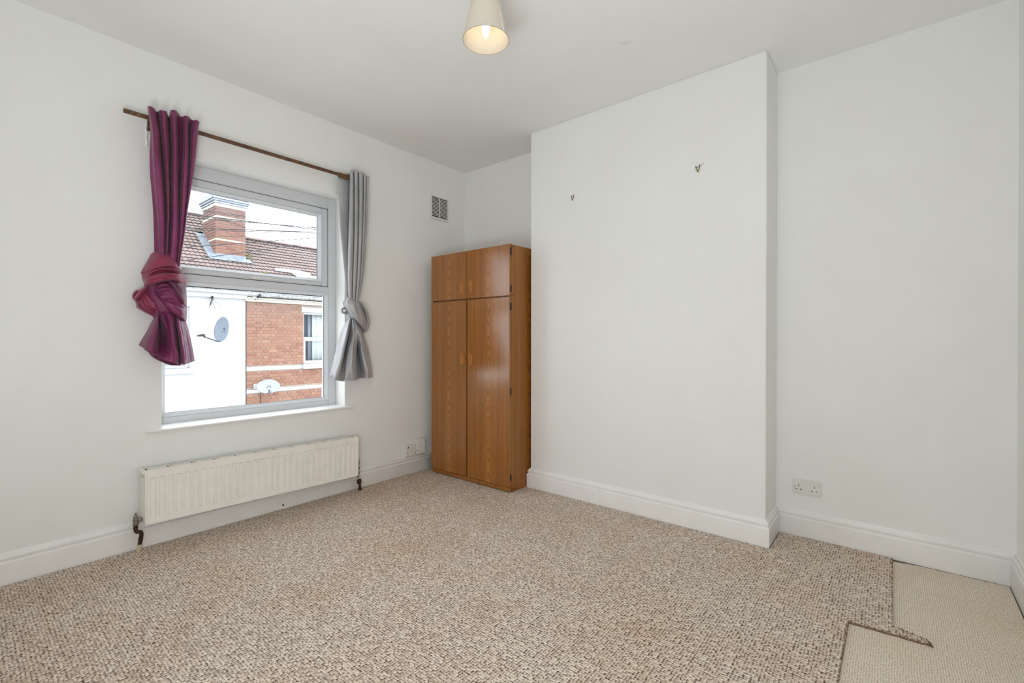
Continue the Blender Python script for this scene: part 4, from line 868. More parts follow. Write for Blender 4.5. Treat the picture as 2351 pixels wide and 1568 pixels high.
def resample_tube(path, rad, n):
    P = [cat_rom(path, i / n) for i in range(n + 1)]
    rr = []
    for i in range(n + 1):
        x = i / n * (len(rad) - 1); k = min(int(x), len(rad) - 2)
        rr.append(rad[k] + (rad[k + 1] - rad[k]) * (x - k))
    return P, rr

pcur = empty('purple_curtain', (A + 0.085, 0.79, 1.02), 'plum purple satin curtain tied in a big knot on the left of the window', 'curtain')
cloth('pleated_drop', PDROP, 170, 120, M['purple'], pcur, 0.0028, 1, (60, 34))
cloth('knot_wrap', PDOME, 70, 70, M['plumred'], pcur, 0.004, 2, (16, 16), crease=(0.012, 1.0, 5.5, 0.8))
cloth('knot_band', PBAND, 70, 70, M['purple'], pcur, 0.004, 3, (18, 18), crease=(0.014, 0.9, 3.6, -1.6))
cloth('knot_fold', PFOLD, 40, 34, M['plumhem'], pcur, 0.003, 4, (18, 18), crease=(0.005, 2.2, 0.9, 0.3))
cloth('knot_flap', PFLAP, 50, 50, M['plumred'], pcur, 0.003, 5, (18, 18), crease=(0.012, 4.0, 1.0, 0.8))
cloth('knot_roll', PROLL, 20, 50, M['plumred'], pcur, 0.002, 8, (18, 18), crease=(0.004, 2.0, 1.2, 0.3))
cloth('flared_tail', PTAIL, 160, 80, M['purple'], pcur, 0.003, 6, (34, 8), crease=(0.009, 11.0, 1.0, 0.3))
cloth('lining', PBACK, 40, 6, M['plumhem'], pcur, 0.003, 7, (60, 4))
lump('knot_core', (A + 0.085, 0.765, 1.42), (0.060, 0.095, 0.18), M['purple'], pcur, 3)
m = MB()
for (x, y, z) in PBEAD:
    m.lathe((x + 0.010, y, z), [(0.0001, -0.0011), (0.0010, 0), (0.0001, 0.0011)], 5)
tag(m.build('silver_embroidery', M['bead'], pcur), 'silver stitched specks near the hem', kind='stuff')

gcur = empty('grey_curtain', (A + 0.085, 1.91, 0.86), 'silver grey satin curtain tied in a knot on the right of the window', 'curtain')
cloth('pleated_drop', GDROP, 180, 100, M['grey'], gcur, 0.0018, 11, (60, 28))
cloth('knot_band', GBAND, 60, 70, M['grey'], gcur, 0.004, 12, (20, 20), crease=(0.007, 2.6, 0.8, 0.8))
cloth('knot_rim', GRIM, 20, 50, M['grey'], gcur, 0.002, 14, (18, 18), crease=(0.003, 2.5, 0.8, 0.2))
cloth('knot_loop', GLOOP, 16, 36, M['grey'], gcur, 0.002, 15, (18, 18))
cloth('flared_tail', GTAIL, 160, 80, M['grey'], gcur, 0.002, 13, (34, 8), crease=(0.008, 10.0, 0.8, 0.3))
lump('knot_core', (A + 0.080, 1.935, 1.345), (0.050, 0.065, 0.10), M['grey'], gcur, 5)

# ------------------------------------------------------------------ the street outside
F = -11.6                      # plane of the opposite house fronts
GZ = -2.95
M['render'] = simple('white_painted_render', (0.339, 0.339, 0.339), 0.7, var=0.02, scale=3)
M['outwhite'] = simple('white_exterior_paint', (0.339, 0.339, 0.333), 0.5, var=0.03, scale=6)
M['cream'] = simple('weathered_cream_paint', (0.379, 0.354, 0.297), 0.55, var=0.12, scale=12)
M['mortar'] = simple('pale_mortar', (0.225, 0.174, 0.144), 0.9, var=0.15, scale=14)
M['lead'] = simple('pale_lead_flashing', (0.155, 0.178, 0.205), 0.55, var=0.22, scale=9)
M['asphalt'] = simple('pale_concrete_paving', (0.44, 0.435, 0.43), 0.9, var=0.2, scale=9)
M['moss'] = simple('olive_moss', (0.102, 0.113, 0.025), 0.95, var=0.5, scale=40)
M['gutter'] = simple('grey_white_plastic_gutter', (0.236, 0.236, 0.236), 0.4, var=0.45, scale=16)
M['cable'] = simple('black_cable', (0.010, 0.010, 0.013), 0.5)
M['roofdark'] = simple('roof_underlay', (0.03, 0.025, 0.024), 0.9)
M['dishgrey'] = simple('blue_grey_dish', (0.149, 0.169, 0.205), 0.4, var=0.05)
M['dishwhite'] = simple('pale_dish', (0.220, 0.228, 0.246), 0.4, var=0.03)
M['room'] = simple('dark_blue_room', (0.066, 0.082, 0.118), 0.25, var=0.5, scale=5)
M['net'] = simple('white_net_curtain', (0.400, 0.420, 0.425), 0.8, var=0.04, scale=7)
def brick_mat(name, cols, grime, gz0, gz1):
    t = NT(name)
    oi = t.n('ShaderNodeObjectInfo'); g = t.n('ShaderNodeNewGeometry')
    r = t.math('FRACT', t.math('ADD', oi.outputs['Random'], g.outputs['Random Per Island']))
    c = t.ramp(r, [(i / (len(cols) - 1), k) for i, k in enumerate(cols)])
    f = t.noise(t.pos(), 26, 4, 0.7)
    c = t.mix(t.math('MULTIPLY', f, 0.30), c, grime)
    sep = t.n('ShaderNodeSeparateXYZ'); t.l(g.outputs['Position'], sep.inputs[0])
    big = t.noise(t.pos(), 2.6, 3)
    hgt = t.math('ADD', t.math('DIVIDE', t.math('SUBTRACT', sep.outputs[2], gz0), gz1 - gz0), t.math('MULTIPLY', t.math('SUBTRACT', big, 0.5), 0.7))
    c = t.mix(t.math('MULTIPLY', t.ramp(hgt, [(0.15, (0, 0, 0)), (0.85, (1, 1, 1))]), 0.45), c, grime)
    t.base(c); t.bump(f, 0.3, 0.004)
    return t.set(Roughness=0.9)
M['brick'] = brick_mat('orange_red_brick', [(0.215, 0.100, 0.059), (0.169, 0.064, 0.039), (0.231, 0.120, 0.076), (0.195, 0.085, 0.051), (0.220, 0.110, 0.066)], (0.164, 0.115, 0.097), 1.3, 2.1)
M['stackbrick'] = brick_mat('weathered_chimney_brick', [(0.169, 0.071, 0.044), (0.139, 0.051, 0.031), (0.190, 0.090, 0.056), (0.154, 0.064, 0.039), (0.179, 0.082, 0.051)], (0.123, 0.097, 0.102), 3.3, 4.4)
M['cap'] = simple('blue_grey_chimney_cap', (0.236, 0.241, 0.271), 0.85, var=0.35, scale=22)
M['bandstone'] = simple('cream_brick_band', (0.379, 0.349, 0.282), 0.8, var=0.15, scale=14)
def tile_mat():
    t = NT('red_brown_roof_tile')
    oi = t.n('ShaderNodeObjectInfo'); g = t.n('ShaderNodeNewGeometry')
    r = t.math('FRACT', t.math('ADD', oi.outputs['Random'], g.outputs['Random Per Island']))
    c = t.ramp(r, [(0, (0.169, 0.120, 0.108)), (0.5, (0.190, 0.139, 0.125)), (1, (0.149, 0.108, 0.097))])
    f = t.noise(t.pos(), 1.1, 4, 0.6)
    c = t.mix(t.math('MULTIPLY', t.ramp(f, [(0.45, (0, 0, 0)), (0.7, (1, 1, 1))]), 0.5), c, (0.164, 0.146, 0.146))
    t.base(c)
    return t.set(Roughness=0.85)
M['tile'] = tile_mat()

m = MB(); m.box(F - 4, A - 0.35, -12, 16, GZ - 0.2, GZ)
tag(m.build('street', M['asphalt']), kind='structure')

TH = R(38); SN, CS = math.sin(TH), math.cos(TH)
EX, EZ = F + 0.165, 2.243       # eaves edge
def slope(s, n=0.0):           # s metres up the slope from the eaves, n metres off the surface
    return EX - s * CS + n * SN, EZ + s * SN + n * CS

# one interlocking double-roll tile, lower edge at the origin, running up the slope along local x
TW, TG = 0.205, 0.150
def tile_mesh():
    m = MB(); npt = 9
    rows = []
    for s, lift in ((0.0, 0.038), (TG * 1.2, 0.006)):
        r = []
        for k in range(npt):
            y = k / (npt - 1) * TW
            h = 0.019 * (abs(math.sin(math.pi * 2 * (k / (npt - 1)))) ** 1.2) + lift
            r.append((-s * CS + h * SN, y, s * SN + h * CS))
        rows.append(r)
    under = [(p[0] - 0.011 * SN, p[1], p[2] - 0.011 * CS) for p in rows[0]]
    m.grid([under, rows[0], rows[1]])
    return m
tm = tile_mesh()
tme = bpy.data.meshes.new('roof_tile'); tme.from_pydata(tm.v, [], tm.f); tme.materials.append(M['tile'])
bm_ = bmesh.new(); bm_.from_mesh(tme); bmesh.ops.recalc_face_normals(bm_, faces=bm_.faces[:]); bm_.to_mesh(tme); bm_.free()
def place(name, mesh, loc, parent):
    o = bpy.data.objects.new(name, mesh); o.location = loc; col.objects.link(o); parent_to(o, parent); return o
def roof(parent, y0, y1, ntop, vis0, vis1, skip=None):
    rest = MB(); n = 0
    k0 = 0
    for c in range(ntop):
        s = c * TG
        y = y0 + (0 if c % 2 == 0 else 0)
        while y < y1 - 0.02:
            if not (skip and skip(s, y)):
                x, z = slope(s)
                jz = rnd.uniform(-0.002, 0.002)
                if vis0 - TW < y < vis1 and c >= 2 and n < 300:
                    place('roof_tile', tme, (x, y, z + jz), parent); n += 1
                else:
                    b = len(rest.v)
                    rest.v += [(p[0] + x, p[1] + y, p[2] + z + jz) for p in tm.v]
                    rest.f += [tuple(b + i for i in f) for f in tm.f]
            y += TW
    tag(rest.build('roof_tiles', M['tile'], parent), 'roof tiles away from the window view', kind='stuff')

YB = 4.385
# ---- white rendered house
wh = empty('white_house', (F, 1.5, GZ), 'white rendered terraced house with tiled roof and chimney across the street', 'house')
m = MB()
WHY0, WHY1, WHZ0, WHZ1 = 2.16, 3.28, 0.54, 1.86
m.box(F - 0.3, F, -6, WHY0, GZ, 2.235); m.box(F - 0.3, F, WHY1, YB, GZ, 2.235); m.box(F - 0.3, F, WHY0, WHY1, GZ, WHZ0); m.box(F - 0.3, F, WHY0, WHY1, WHZ1, 2.235)
m.build('rendered_wall', M['render'], wh)
m = MB(); frame_ring(m, WHY0, WHY1, WHZ0, WHZ1, 0.06, 0.06, 0.06, 0.06, F - 0.14, F - 0.06)
m.box(F - 0.13, F - 0.07, WHY0 + 0.06, WHY1 - 0.06, 1.14, 1.20)
wf = m.build('window', M['outwhite'], wh)
m = MB(); m.box(F - 0.105, F - 0.10, WHY0 + 0.06, WHY1 - 0.06, WHZ0 + 0.06, WHZ1 - 0.06); m.build('pane', M['glass'], wf)
m = MB(); m.box(F - 0.32, F - 0.29, WHY0, WHY1, WHZ0, WHZ1); m.build('blind', M['net'], wf)
m = MB(); m.box(F - 0.10, F + 0.075, 2.05, 3.375, 0.425, 0.540); m.build('window_sill', M['outwhite'], wh, bevel=0.01)
m = MB(); m.box(F, F + 0.10, -6, YB, 2.075, 2.150); m.build('soffit_board', M['outwhite'], wh)
m = MB(); m.box(F + 0.06, F + 0.10, -6, YB + 0.12, 2.150, 2.235); m.build('fascia', M['outwhite'], wh)
def gutter(name, y0, y1, z, mat, parent):
    m = MB(); prof = []
    for k in range(9):
        a = math.pi + math.pi * k / 8
        prof.append((F + 0.158 + 0.056 * math.cos(a), z + 0.056 * math.sin(a)))
    prof2 = [(F + 0.158 + (x - F - 0.158) * 0.9, z + (zz_ - z) * 0.9) for x, zz_ in reversed(prof)]
    m.rings([[(x, y, zz_) for x, zz_ in prof + prof2] for y in (y0, y1)])
    return m.build(name, mat, parent, smooth=True, sharp=50)
m = MB(); m.box(F + 0.148, F + 0.158, -6, YB, 2.17, 2.258); m.build('eaves_filler', M['gutter'], wh)
gutter('gutter', -6, 4.62, 2.222, M['outwhite'], wh)
x0e, z0e = slope(-0.02, -0.03); x3e, z3e = slope(-0.02, -0.045)
m = MB(); x1, z1 = slope(3.52, -0.03); x2, z2 = slope(3.52, -0.12)
m.rings([[(x0e, y, z0e), (x1, y, z1), (x2, y, z2), (x3e, y, z3e)] for y in (-6, YB)]); m.build('roof_slab', M['roofdark'], wh)
m = MB(); rx_, rz_ = slope(3.50, 0.0)
m.rings([[(rx_ + 0.16 * math.cos(a) * 0.9, y, rz_ - 0.02 + 0.10 * math.sin(a)) for a in [0.15 * math.pi + 0.7 * math.pi * k / 6 for k in range(7)]] for y in (-6, YB)])
m.build('ridge', M['tile'], wh, smooth=True)
CY0, CY1, CX0, CX1 = 4.062, 4.735, -13.372, -12.50       # chimney stack
def in_stack(s, y):
    x, _ = slope(s); return CY0 - 0.02 < y + TW / 2 < CY1 + 0.02 and CX0 < x < CX1 + 0.02
roof(wh, YB - 30 * TW, YB, 23, 2.45, YB, in_stack)
# ---- chimney stack (of the white house): core, bricks one by one, bands, oversailing cap, lead flashing
st = MB(); st.box(CX0 + 0.012, CX1 - 0.012, CY0 + 0.012, CY1 - 0.012, 2.6, 4.45)
stack = st.build('chimney_stack', M['mortar'], wh)
def brick_mesh(l, h, d, axis):
    """face towards +x (axis 'x') or towards -y (axis 'y'); chamfered front edge"""
    c = 0.006
    m = MB()
    if axis == 'x':
        r = [[(-d, -l / 2, -h / 2), (-d, l / 2, -h / 2), (-d, l / 2, h / 2), (-d, -l / 2, h / 2)],
             [(-c, -l / 2, -h / 2), (-c, l / 2, -h / 2), (-c, l / 2, h / 2), (-c, -l / 2, h / 2)],
             [(0, -l / 2 + c, -h / 2 + c), (0, l / 2 - c, -h / 2 + c), (0, l / 2 - c, h / 2 - c), (0, -l / 2 + c, h / 2 - c)]]
    else:
        r = [[(-l / 2, d, -h / 2), (l / 2, d, -h / 2), (l / 2, d, h / 2), (-l / 2, d, h / 2)],
             [(-l / 2, c, -h / 2), (l / 2, c, -h / 2), (l / 2, c, h / 2), (-l / 2, c, h / 2)],
             [(-l / 2 + c, 0, -h / 2 + c), (l / 2 - c, 0, -h / 2 + c), (l / 2 - c, 0, h / 2 - c), (-l / 2 + c, 0, h / 2 - c)]]
    m.rings(r)
    return m
def mesh_of(m, name, mat):
    me = bpy.data.meshes.new(name); me.from_pydata([tuple(p) for p in m.v], [], m.f); me.materials.append(mat)
    b = bmesh.new(); b.from_mesh(me); bmesh.ops.recalc_face_normals(b, faces=b.faces[:]); b.to_mesh(me); b.free(); return me
CH = 0.069
def stack_face(axis, u0, u1, zs, plane):
    L = (u1 - u0); nb = round(L / 0.222); bl = L / nb
    full = mesh_of(brick_mesh(bl - 0.011, CH - 0.011, 0.03, axis), 'brick', M['stackbrick'])
    half = mesh_of(brick_mesh(bl / 2 - 0.011, CH - 0.011, 0.03, axis), 'brick', M['stackbrick'])
    for i, z in enumerate(zs):
        u = u0
        seq = [bl] * nb if i % 2 == 0 else [bl / 2] + [bl] * (nb - 1) + [bl / 2]
        for w in seq:
            c = u + w / 2; u += w
            j = rnd.uniform(-0.002, 0.003)
            loc = (plane + j, c, z) if axis == 'x' else (c, plane - j, z)
            if axis == 'y' and z < slope_z_at(c) - 0.03: continue
            if axis == 'x' and z < 3.06: continue
            place('brick', full if w > bl * 0.75 else half, loc, stack)
def slope_z_at(x): return EZ + (EX - x) / CS * SN
zl = [3.045 + CH * (i + 0.5) for i in range(7)]
zl = [z for z in zl if z < 3.52]
zm = [3.575 + CH * (i + 0.5) for i in range(7)]
zu = [4.125 + CH * (i + 0.5) for i in range(3)]
for zs in (zl, zm, zu):
    stack_face('x', CY0, CY1, zs, CX1); stack_face('y', CX0, CX1, zs, CY0)
for (z0, z1, o, mt, nm) in ((3.528, 3.575, 0.004, 'bandstone', 'cream_band'), (4.060, 4.122, 0.004, 'bandstone', 'cream_band'), (4.336, 4.412, 0.016, 'bandstone', 'cream_band'),
                            (4.412, 4.462, 0.034, 'cap', 'corbel_course'), (4.462, 4.512, 0.058, 'lead', 'corbel_course'), (4.512, 4.562, 0.080, 'cap', 'corbel_course'), (4.562, 4.66, 0.046, 'lead', 'chimney_cap')):
    m = MB(); m.box(CX0 - o, CX1 + o, CY0 - o, CY1 + o, z0, z1 - 0.003)
    m.build(nm, M[mt], stack, bevel=0.006)
m = MB()      # lead apron and stepped side flashing lying on the roof
ax0, az0 = slope((EX - CX1) / CS - 0.13, 0.062); ax1, az1 = slope((EX - CX1) / CS + 0.02, 0.066)
def quad_slab(m, pts, n=(SN * 0.006, 0, CS * 0.006)):
    m.rings([[tuple(Vector(p)) for p in pts], [tuple(Vector(p) + Vector(n)) for p in pts]])
quad_slab(m, [(ax0, CY0 - 0.16, az0), (ax0, CY1 + 0.15, az0), (ax1, CY1 + 0.02, az1), (ax1, CY0 - 0.10, az1)])
m.box(CX1 - 0.002, CX1 + 0.005, CY0 - 0.004, CY1 + 0.004, az1 - 0.03, az1 + 0.075)
sx1, sz1 = slope((EX - CX0) / CS - 0.05, 0.066)
quad_slab(m, [(ax0, CY0 - 0.165, az0), (ax1, CY0 + 0.01, az1), (sx1, CY0 + 0.01, sz1), (sx1, CY0 - 0.19, sz1)])
for i in range(9):
    xa = CX1 - i * 0.095; xb = xa - 0.095
    za = slope_z_at(xa)
    m.box(xb, xa, CY0 - 0.006, CY0 + 0.002, slope_z_at(xa) - 0.04, slope_z_at(xb) + 0.055)
m.build('lead_flashing', M['lead'], wh)
# bracket under the eaves with a spray of drop wires
m = MB(); m.box(F, F + 0.12, 3.662, 3.676, 2.06, 2.10); m.box(F + 0.09, F + 0.12, 3.650, 3.69, 2.02, 2.10)
brk = m.build('wire_bracket', M['cable'], wh)
for (y, z, r) in ((3.668, 1.90, 0.006), (3.64, 1.85, 0.004), (3.76, 1.82, 0.0025), (3.90, 1.89, 0.0025), (3.70, 1.93, 0.004), (3.66, 2.15, 0.004)):
    m = MB(); m.tube([(F + 0.10, 3.668, 2.04), (F + 0.05, (3.668 + y) / 2, (2.04 + z) / 2 + 0.01), (F + 0.005, y, z)], r, 5)
    m.build('drop_wire', M['cable'], brk)
for y, zz0 in ((3.63, -0.6), (3.84, -0.3)):
    m = MB(); m.tube([(F + 0.004, y, 1.05), (F + 0.004, y + 0.004, 0.3), (F + 0.004, y, zz0)], 0.0025, 5); m.build('white_cable', M['render'], wh)

# ---- brick house
bh = empty('brick_house', (F, 6.5, GZ), 'orange red brick terraced house with cream eaves and white window across the street', 'house')
BWY0, BWY1, BWZ0, BWZ1 = 5.752, 6.86, 0.535, 1.845
m = MB(); d = 0.012
m.box(F - 0.3, F - d, YB, BWY0, GZ, 2.235); m.box(F - 0.3, F - d, BWY1, 10, GZ, 2.235); m.box(F - 0.3, F - d, BWY0, BWY1, GZ, BWZ0); m.box(F - 0.3, F - d, BWY0, BWY1, BWZ1, 2.235)
wall = m.build('brick_wall', M['mortar'], bh)
BC = 0.0745
bcache = {}
def brick_of(w):
    if w not in bcache:
        b = brick_mesh(w - 0.010, BC - 0.010, 0.05, 'x'); bcache[w] = (b, mesh_of(b, 'brick', M['brick']))
    return bcache[w]
cands = []
z = 2.03 - BC / 2; i = 0
def runs(z):
    zt, zb = z + BC / 2 - 0.006, z - BC / 2 + 0.006
    if zt > 0.418 and zb < 0.505: return [] if zb > 0.40 and zt < 0.52 else [(YB, 5.70)] if False else []
    if zt > -0.106 and zb < -0.025: return []
    cut = None
    if zt > BWZ0 and zb < BWZ1: cut = (BWY0, BWY1)
    if (zt > BWZ1 and zb < 1.970) or (zt > 0.408 and zb < 0.532): cut = (5.70, 6.92)
    end = 6.222 if zt < -0.10 else 9.9
    return [(YB, cut[0]), (cut[1], end)] if cut else [(YB, end)]
while z > GZ + 0.05:
    for (a, e) in runs(z):
        y = a; k = i % 2; first = True
        while y < e - 0.02:
            w = 0.225 if k % 2 == 0 else 0.1125
            if i % 5 == 4: w = 0.1125
            if first and i % 2: w = 0.169
            first = False
            w = min(w, e - y)
            if e - y - w < 0.03: w = e - y
            cands.append((y + w / 2, z, round(w, 4))); y += w; k += 1
    z -= BC; i += 1
near = [q for q in cands if q[0] < 6.30 and q[1] > -0.43]
near.sort(key=lambda q: -q[2])
keep = near[:300]; rest = [q for q in cands if q not in set(keep)]
for (c, z, w) in keep:
    place('brick', brick_of(w)[1], (F + rnd.uniform(-0.002, 0.003), c, z + rnd.uniform(-0.001, 0.001)), wall)
m = MB()
for (c, z, w) in rest:
    s = brick_of(w)[0]; b = len(m.v); j = rnd.uniform(-0.002, 0.003)
    m.v += [(p[0] + F + j, p[1] + c, p[2] + z) for p in s.v]; m.f += [tuple(b + i for i in f) for f in s.f]
tag(m.build('brickwork', M['brick'], bh), 'remaining small or hidden bricks of the wall', kind='stuff')
m = MB(); m.box(F - 0.05, F + 0.008, YB, 10, 0.418, 0.505); m.build('white_band', M['outwhite'], bh)
m = MB(); m.box(F - 0.05, F + 0.008, YB, 10, -0.106, -0.025); m.build('white_band', M['outwhite'], bh)
m = MB(); m.box(F - 0.05, F + 0.02, 6.222, 7.4, GZ, -0.106); m.build('door_surround', M['outwhite'], bh, bevel=0.01)
m = MB(); m.box(F - 0.10, F + 0.02, 5.695, 6.92, BWZ1, 1.970); m.build('lintel', M['outwhite'], bh, bevel=0.008)
m = MB(); m.box(F - 0.10, F + 0.075, 5.712, 6.90, 0.408, 0.532); m.build('window_sill', M['outwhite'], bh, bevel=0.012)
m = MB(); frame_ring(m, BWY0, BWY1, BWZ0, BWZ1, 0.032, 0.05, 0.075, 0.05, F - 0.12, F - 0.05)
m.box(F - 0.13, F - 0.04, BWY0 + 0.03, BWY1 - 0.04, 1.115, 1.215); m.box(F - 0.12, F - 0.055, BWY0 + 0.03, BWY0 + 0.075, BWZ0 + 0.07, 1.115)
bw = m.build('window', M['outwhite'], bh, bevel=0.004)
for z0, z1 in ((1.215, BWZ1 - 0.05), (BWZ0 + 0.075, 1.115)):
    m = MB(); m.box(F - 0.10, F - 0.095, BWY0 + 0.03, BWY1 - 0.05, z0, z1); m.build('pane', M['glass'], bw)
m = MB(); m.box(F - 0.34, F - 0.31, BWY0 - 0.1, BWY1, BWZ0, BWZ1); m.build('room_behind', M['room'], bw)
rows = []
for z in (BWZ0 + 0.05, BWZ1 - 0.04):
    rows.append([(F - 0.17 + 0.018 * math.sin(k * 0.9), 6.05 + k * 0.02, z) for k in range(42)])
m = MB(); m.grid(rows); m.build('net_curtain', M['net'], bw, smooth=True, solid=0.004)
rows = []
for z in (BWZ0 + 0.05, BWZ1 - 0.04):
    rows.append([(F - 0.20 + 0.010 * math.sin(k * 1.3), 5.955 + k * 0.011, z) for k in range(9)])
m = MB(); m.grid(rows); m.build('grey_curtain', M['dishgrey'], bw, smooth=True, solid=0.004)
m = MB(); m.box(F, F + 0.055, YB - 0.02, 10, 2.035, 2.095); m.box(F, F + 0.10, YB - 0.02, 10, 2.095, 2.130); m.build('eaves_moulding', M['cream'], bh, bevel=0.008)
m = MB(); m.box(F + 0.03, F + 0.10, YB + 0.12, 10, 2.130, 2.225); m.build('fascia', M['cream'], bh)
m = MB(); m.box(F + 0.148, F + 0.158, YB, 10, 2.17, 2.258); m.build('eaves_filler', M['gutter'], bh)
gutter('gutter', 4.60, 10, 2.205, M['gutter'], bh)
m = MB(); m.tube([(F + 0.112, 4.62, 2.137), (F + 0.112, 7, 2.139), (F + 0.112, 10, 2.137)], 0.009, 6); m.build('eaves_dark_line', M['cable'], bh)  # thin dark tube drawing the line under the gutter
m = MB(); m.box(F + 0.09, F + 0.225, 4.585, 4.640, 2.135, 2.215); m.build('gutter_joint', M['cable'], bh, bevel=0.01)
m = MB(); m.tube([(F + 0.13, 4.62, 2.14), (F + 0.03, 4.55, 2.06), (F + 0.015, 4.45, 2.055), (F + 0.012, 4.395, 2.01), (F + 0.012, 4.388, 1.6), (F + 0.012, 4.388, -0.5)], 0.008, 6)
m.build('wall_cable', M['cable'], bh, smooth=True)
m = MB(); x1, z1 = slope(2.62, -0.03); x2, z2 = slope(2.62, -0.12)
m.rings([[(x0e, y, z0e), (x1, y, z1), (x2, y, z2), (x3e, y, z3e)] for y in (YB, 10)]); m.build('roof_slab', M['roofdark'], bh)
m = MB(); rx_, rz_ = slope(2.60, 0.0)
m.rings([[(rx_ + 0.15 * math.cos(a) * 0.9, y, rz_ - 0.02 + 0.10 * math.sin(a)) for a in [0.1 * math.pi + 0.8 * math.pi * k / 6 for k in range(7)]] for y in (YB, 10)])
m.build('ridge', M['tile'], bh, smooth=True)
roof(bh, YB, 10, 17, YB, 7.55, in_stack)
for (y, s, k) in ((4.86, 1.62, 9), (4.92, 1.50, 7), (4.88, 1.75, 6), (5.05, 0.86, 7), (5.13, 0.80, 6)):
    m = MB()
    for q in range(k):
        x, z = slope(s + rnd.uniform(-0.07, 0.07), 0.035)
        r = rnd.uniform(0.015, 0.035)
        m.lathe((x, y + rnd.uniform(-0.06, 0.06), z), [(0.001, -r * 0.4), (r, 0), (r * 0.7, r * 0.5), (0.001, r * 0.7)], 7)
    tag(m.build('moss_clump', M['moss'], bh), 'green moss on the roof tiles', kind='stuff')
# pale sheet lead patch low on the roof
m = MB()
def on(s, y, n=0.066): x, z = slope(s, n); return (x, y, z)
quad_slab(m, [on(0.98, 5.29), on(0.96, 5.72), on(0.90, 6.20), on(1.02, 6.22), on(1.10, 5.95), on(1.10, 5.34)], (0.01, 0, 0.02))
quad_slab(m, [on(0.96, 5.70), on(0.74, 5.80), on(0.74, 5.94), on(0.92, 6.15)], (0.004, 0, 0.01))
P_, r_ = resample_tube([on(0.72, 5.90, 0.05), on(0.80, 6.00, 0.07), on(0.80, 6.20, 0.08), on(0.78, 6.5, 0.08)], [0.03, 0.06, 0.075, 0.08], 14)
m.tube(P_, r_, 10, 0.7)
m.build('lead_patch', M['outwhite'], bh, smooth=True, sharp=30)

# ---- satellite dishes
def dish(name, c, n, rw, rh, depth, mat, label, feed, group):
    root = empty(name, c, label, 'satellite dish', group)
    n = Vector(n).normalized(); s = Vector((0, 0, 1)).cross(n).normalized(); u = n.cross(s)
    m = MB(); rings = []
    for k in (0.02, 0.25, 0.5, 0.75, 0.92, 1.0):
        rings.append([tuple(Vector(c) + s * (rw * k * math.cos(a)) + u * (rh * k * math.sin(a)) + n * (depth * (k * k - 1))) for a in [2 * math.pi * i / 32 for i in range(32)]])
    m.rings(rings, True, False)
    b = m.build('reflector', mat, root, smooth=True, solid=0.012, sharp=60)
    for sx, sz in ((-0.12, -0.15), (0.14, -0.15), (-0.02, 0.05), (0.2, 0.05)):
        m = MB(); p = Vector(c) + s * rw * sx + u * rh * sz - n * depth * 0.93
        m.tube([p, p + n * 0.012], 0.010, 6); m.build('bolt', M['cable'], b)
    return root, n, s, u
c1 = (F + 0.33, 3.775, 1.372)
r1, n1, s1, u1 = dish('satellite_dish', c1, (0.16, -0.97, 0.14), 0.285, 0.272, 0.055, M['dishgrey'], 'blue grey round satellite dish with a long feed arm on the white house', None, 'dishes on the houses opposite')
low = Vector(c1) - u1 * 0.262
tip = Vector((F + 0.40, 3.42, 1.205))
m = MB(); m.tube([low - n1 * 0.03, low + n1 * 0.05 + Vector((0, 0, -0.01)), tip], [0.012, 0.011, 0.010], 8); m.build('feed_arm', M['cable'], r1, smooth=True)
m = MB(); m.tube([tip + Vector((0, 0.02, -0.005)), tip + Vector((0, 0.0, 0.03)), tip + Vector((0, -0.03, 0.035)), tip + Vector((0, -0.12, 0.02))], [0.016, 0.028, 0.028, 0.016], 8); m.build('feed_horn', M['cable'], r1, smooth=True)
m = MB(); m.tube([(F, 3.86, 1.30), (F + 0.30, 3.86, 1.30), (F + 0.33, 3.84, 1.36)], 0.018, 8); m.build('wall_bracket', M['outwhite'], r1, smooth=True)
c2 = (F + 0.34, 4.745, 0.058)
r2, n2, s2, u2 = dish('satellite_dish', c2, (0.80, -0.42, 0.32), 0.245, 0.168, 0.035, M['dishwhite'], 'pale oval satellite dish low on the brick house, over the lower white band', None, 'dishes on the houses opposite')
m = MB(); q = Vector(c2) - u2 * 0.150 - s2 * (-0.03); m.tube([q, q + n2 * 0.10 + Vector((0, 0, -0.01)), q + n2 * 0.22 + Vector((0, 0, 0.035))], 0.010, 8); m.build('feed_arm', M['cable'], r2, smooth=True)
m = MB(); t_ = q + n2 * 0.22 + Vector((0, 0, 0.035)); m.tube([t_ - n2 * 0.03, t_ + n2 * 0.045], [0.026, 0.020], 10); m.build('feed_horn', M['outwhite'], r2, smooth=True)
m = MB(); m.tube([t_, t_ + Vector((0.01, 0.05, -0.07)), t_ + Vector((0.0, 0.02, -0.16)), t_ + Vector((-0.05, -0.03, -0.10)), q], 0.005, 5); m.build('feed_cable', M['cable'], r2, smooth=True)
m = MB(); m.tube([(F, 4.60, 0.05), (F + 0.16, 4.60, 0.05), (F + 0.30, 4.74, 0.05)], 0.020, 8); m.box(F, F + 0.02, 4.55, 4.63, -0.01, 0.11); m.build('wall_bracket', M['outwhite'], r2)
m = MB(); m.tube([(F + 0.02, 4.70, -0.10), (F + 0.012, 4.705, -0.3), (F + 0.012, 4.70, -0.8)], 0.007, 5); m.build('down_cable', M['cable'], r2)

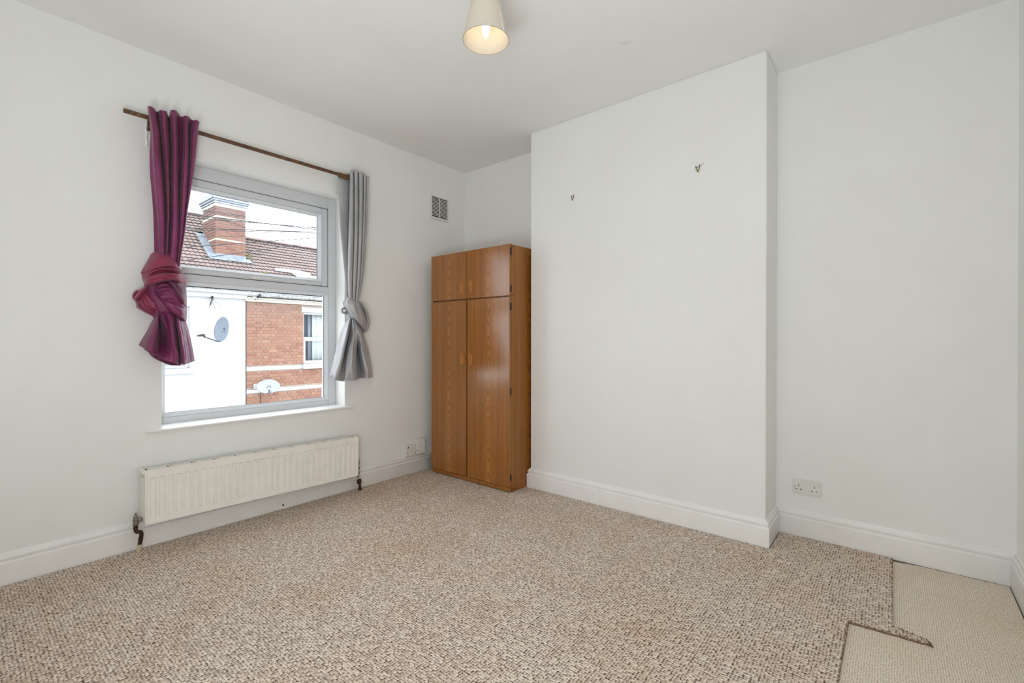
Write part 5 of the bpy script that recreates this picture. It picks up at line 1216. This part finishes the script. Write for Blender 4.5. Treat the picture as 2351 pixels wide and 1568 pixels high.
# ---- overhead cables along the street, at x = -9, gathering towards a pole beyond the window's right edge
ncab = 0
def cable(p, q, r, label, sag=0.0):
    global ncab
    ncab += 1; X = -9.0 + 0.07 * ncab; s = -X / 9.0
    y0, z0 = p; r *= 0.85; y1, z1 = q
    g = (z1 - z0) / (y1 - y0)
    ya = y0 - 5.0; yb = 6.2
    pts = []
    for i in range(25):
        y = ya + (yb - ya) * i / 24
        t = (y - y0) / (y1 - y0)
        z = z0 + g * (y - y0) - sag * 4 * t * (1 - t)
        pts.append((X, y * s, 1.15 + (z - 1.15) * s))
    m = MB(); m.tube(pts, r, 6)
    tag(m.build('overhead_cable', M['cable'], smooth=True), label, 'cable', 'cables above the street')
cable((2.514, 3.318), (4.732, 3.427), 0.006, 'highest thin cable, crossing the chimney just under its cap')
cable((2.514, 3.292), (4.732, 3.405), 0.005, 'second highest cable, close below the top one across the chimney')
cable((2.713, 3.228), (4.732, 3.366), 0.010, 'thick black cable over the upper cream band of the chimney')
cable((2.764, 3.189), (3.986, 3.320), 0.008, 'cable running just under the thick black one at the upper chimney band')
cable((2.471, 2.980), (4.732, 3.313), 0.009, 'thicker cable of the close pair crossing the middle of the chimney')
cable((2.471, 2.950), (4.732, 3.290), 0.007, 'thinner lower cable of the close pair crossing the middle of the chimney')
cable((2.470, 2.831), (4.732, 3.243), 0.004, 'fine cable just above the lower cream band of the chimney')
cable((2.440, 2.655), (4.732, 3.199), 0.008, 'cable rising to the right across the foot of the chimney, over the ridge')
cable((2.398, 2.421), (4.732, 3.111), 0.007, 'lowest cable, rising to the right over the lead flashing and tiles')
m = MB()
m.tube([(-9.0, 2.764, 3.197), (-9.0, 3.068, 3.213), (-9.0, 3.22, 3.195), (-9.0, 3.355, 3.160), (-9.0, 3.60, 3.135), (-9.0, 4.3, 3.24), (-9.0, 5.6, 3.46)], 0.0045, 6)
tag(m.build('overhead_cable', M['cable'], smooth=True), 'slack looped cable dipping across the right half of the chimney', 'cable', 'cables above the street')
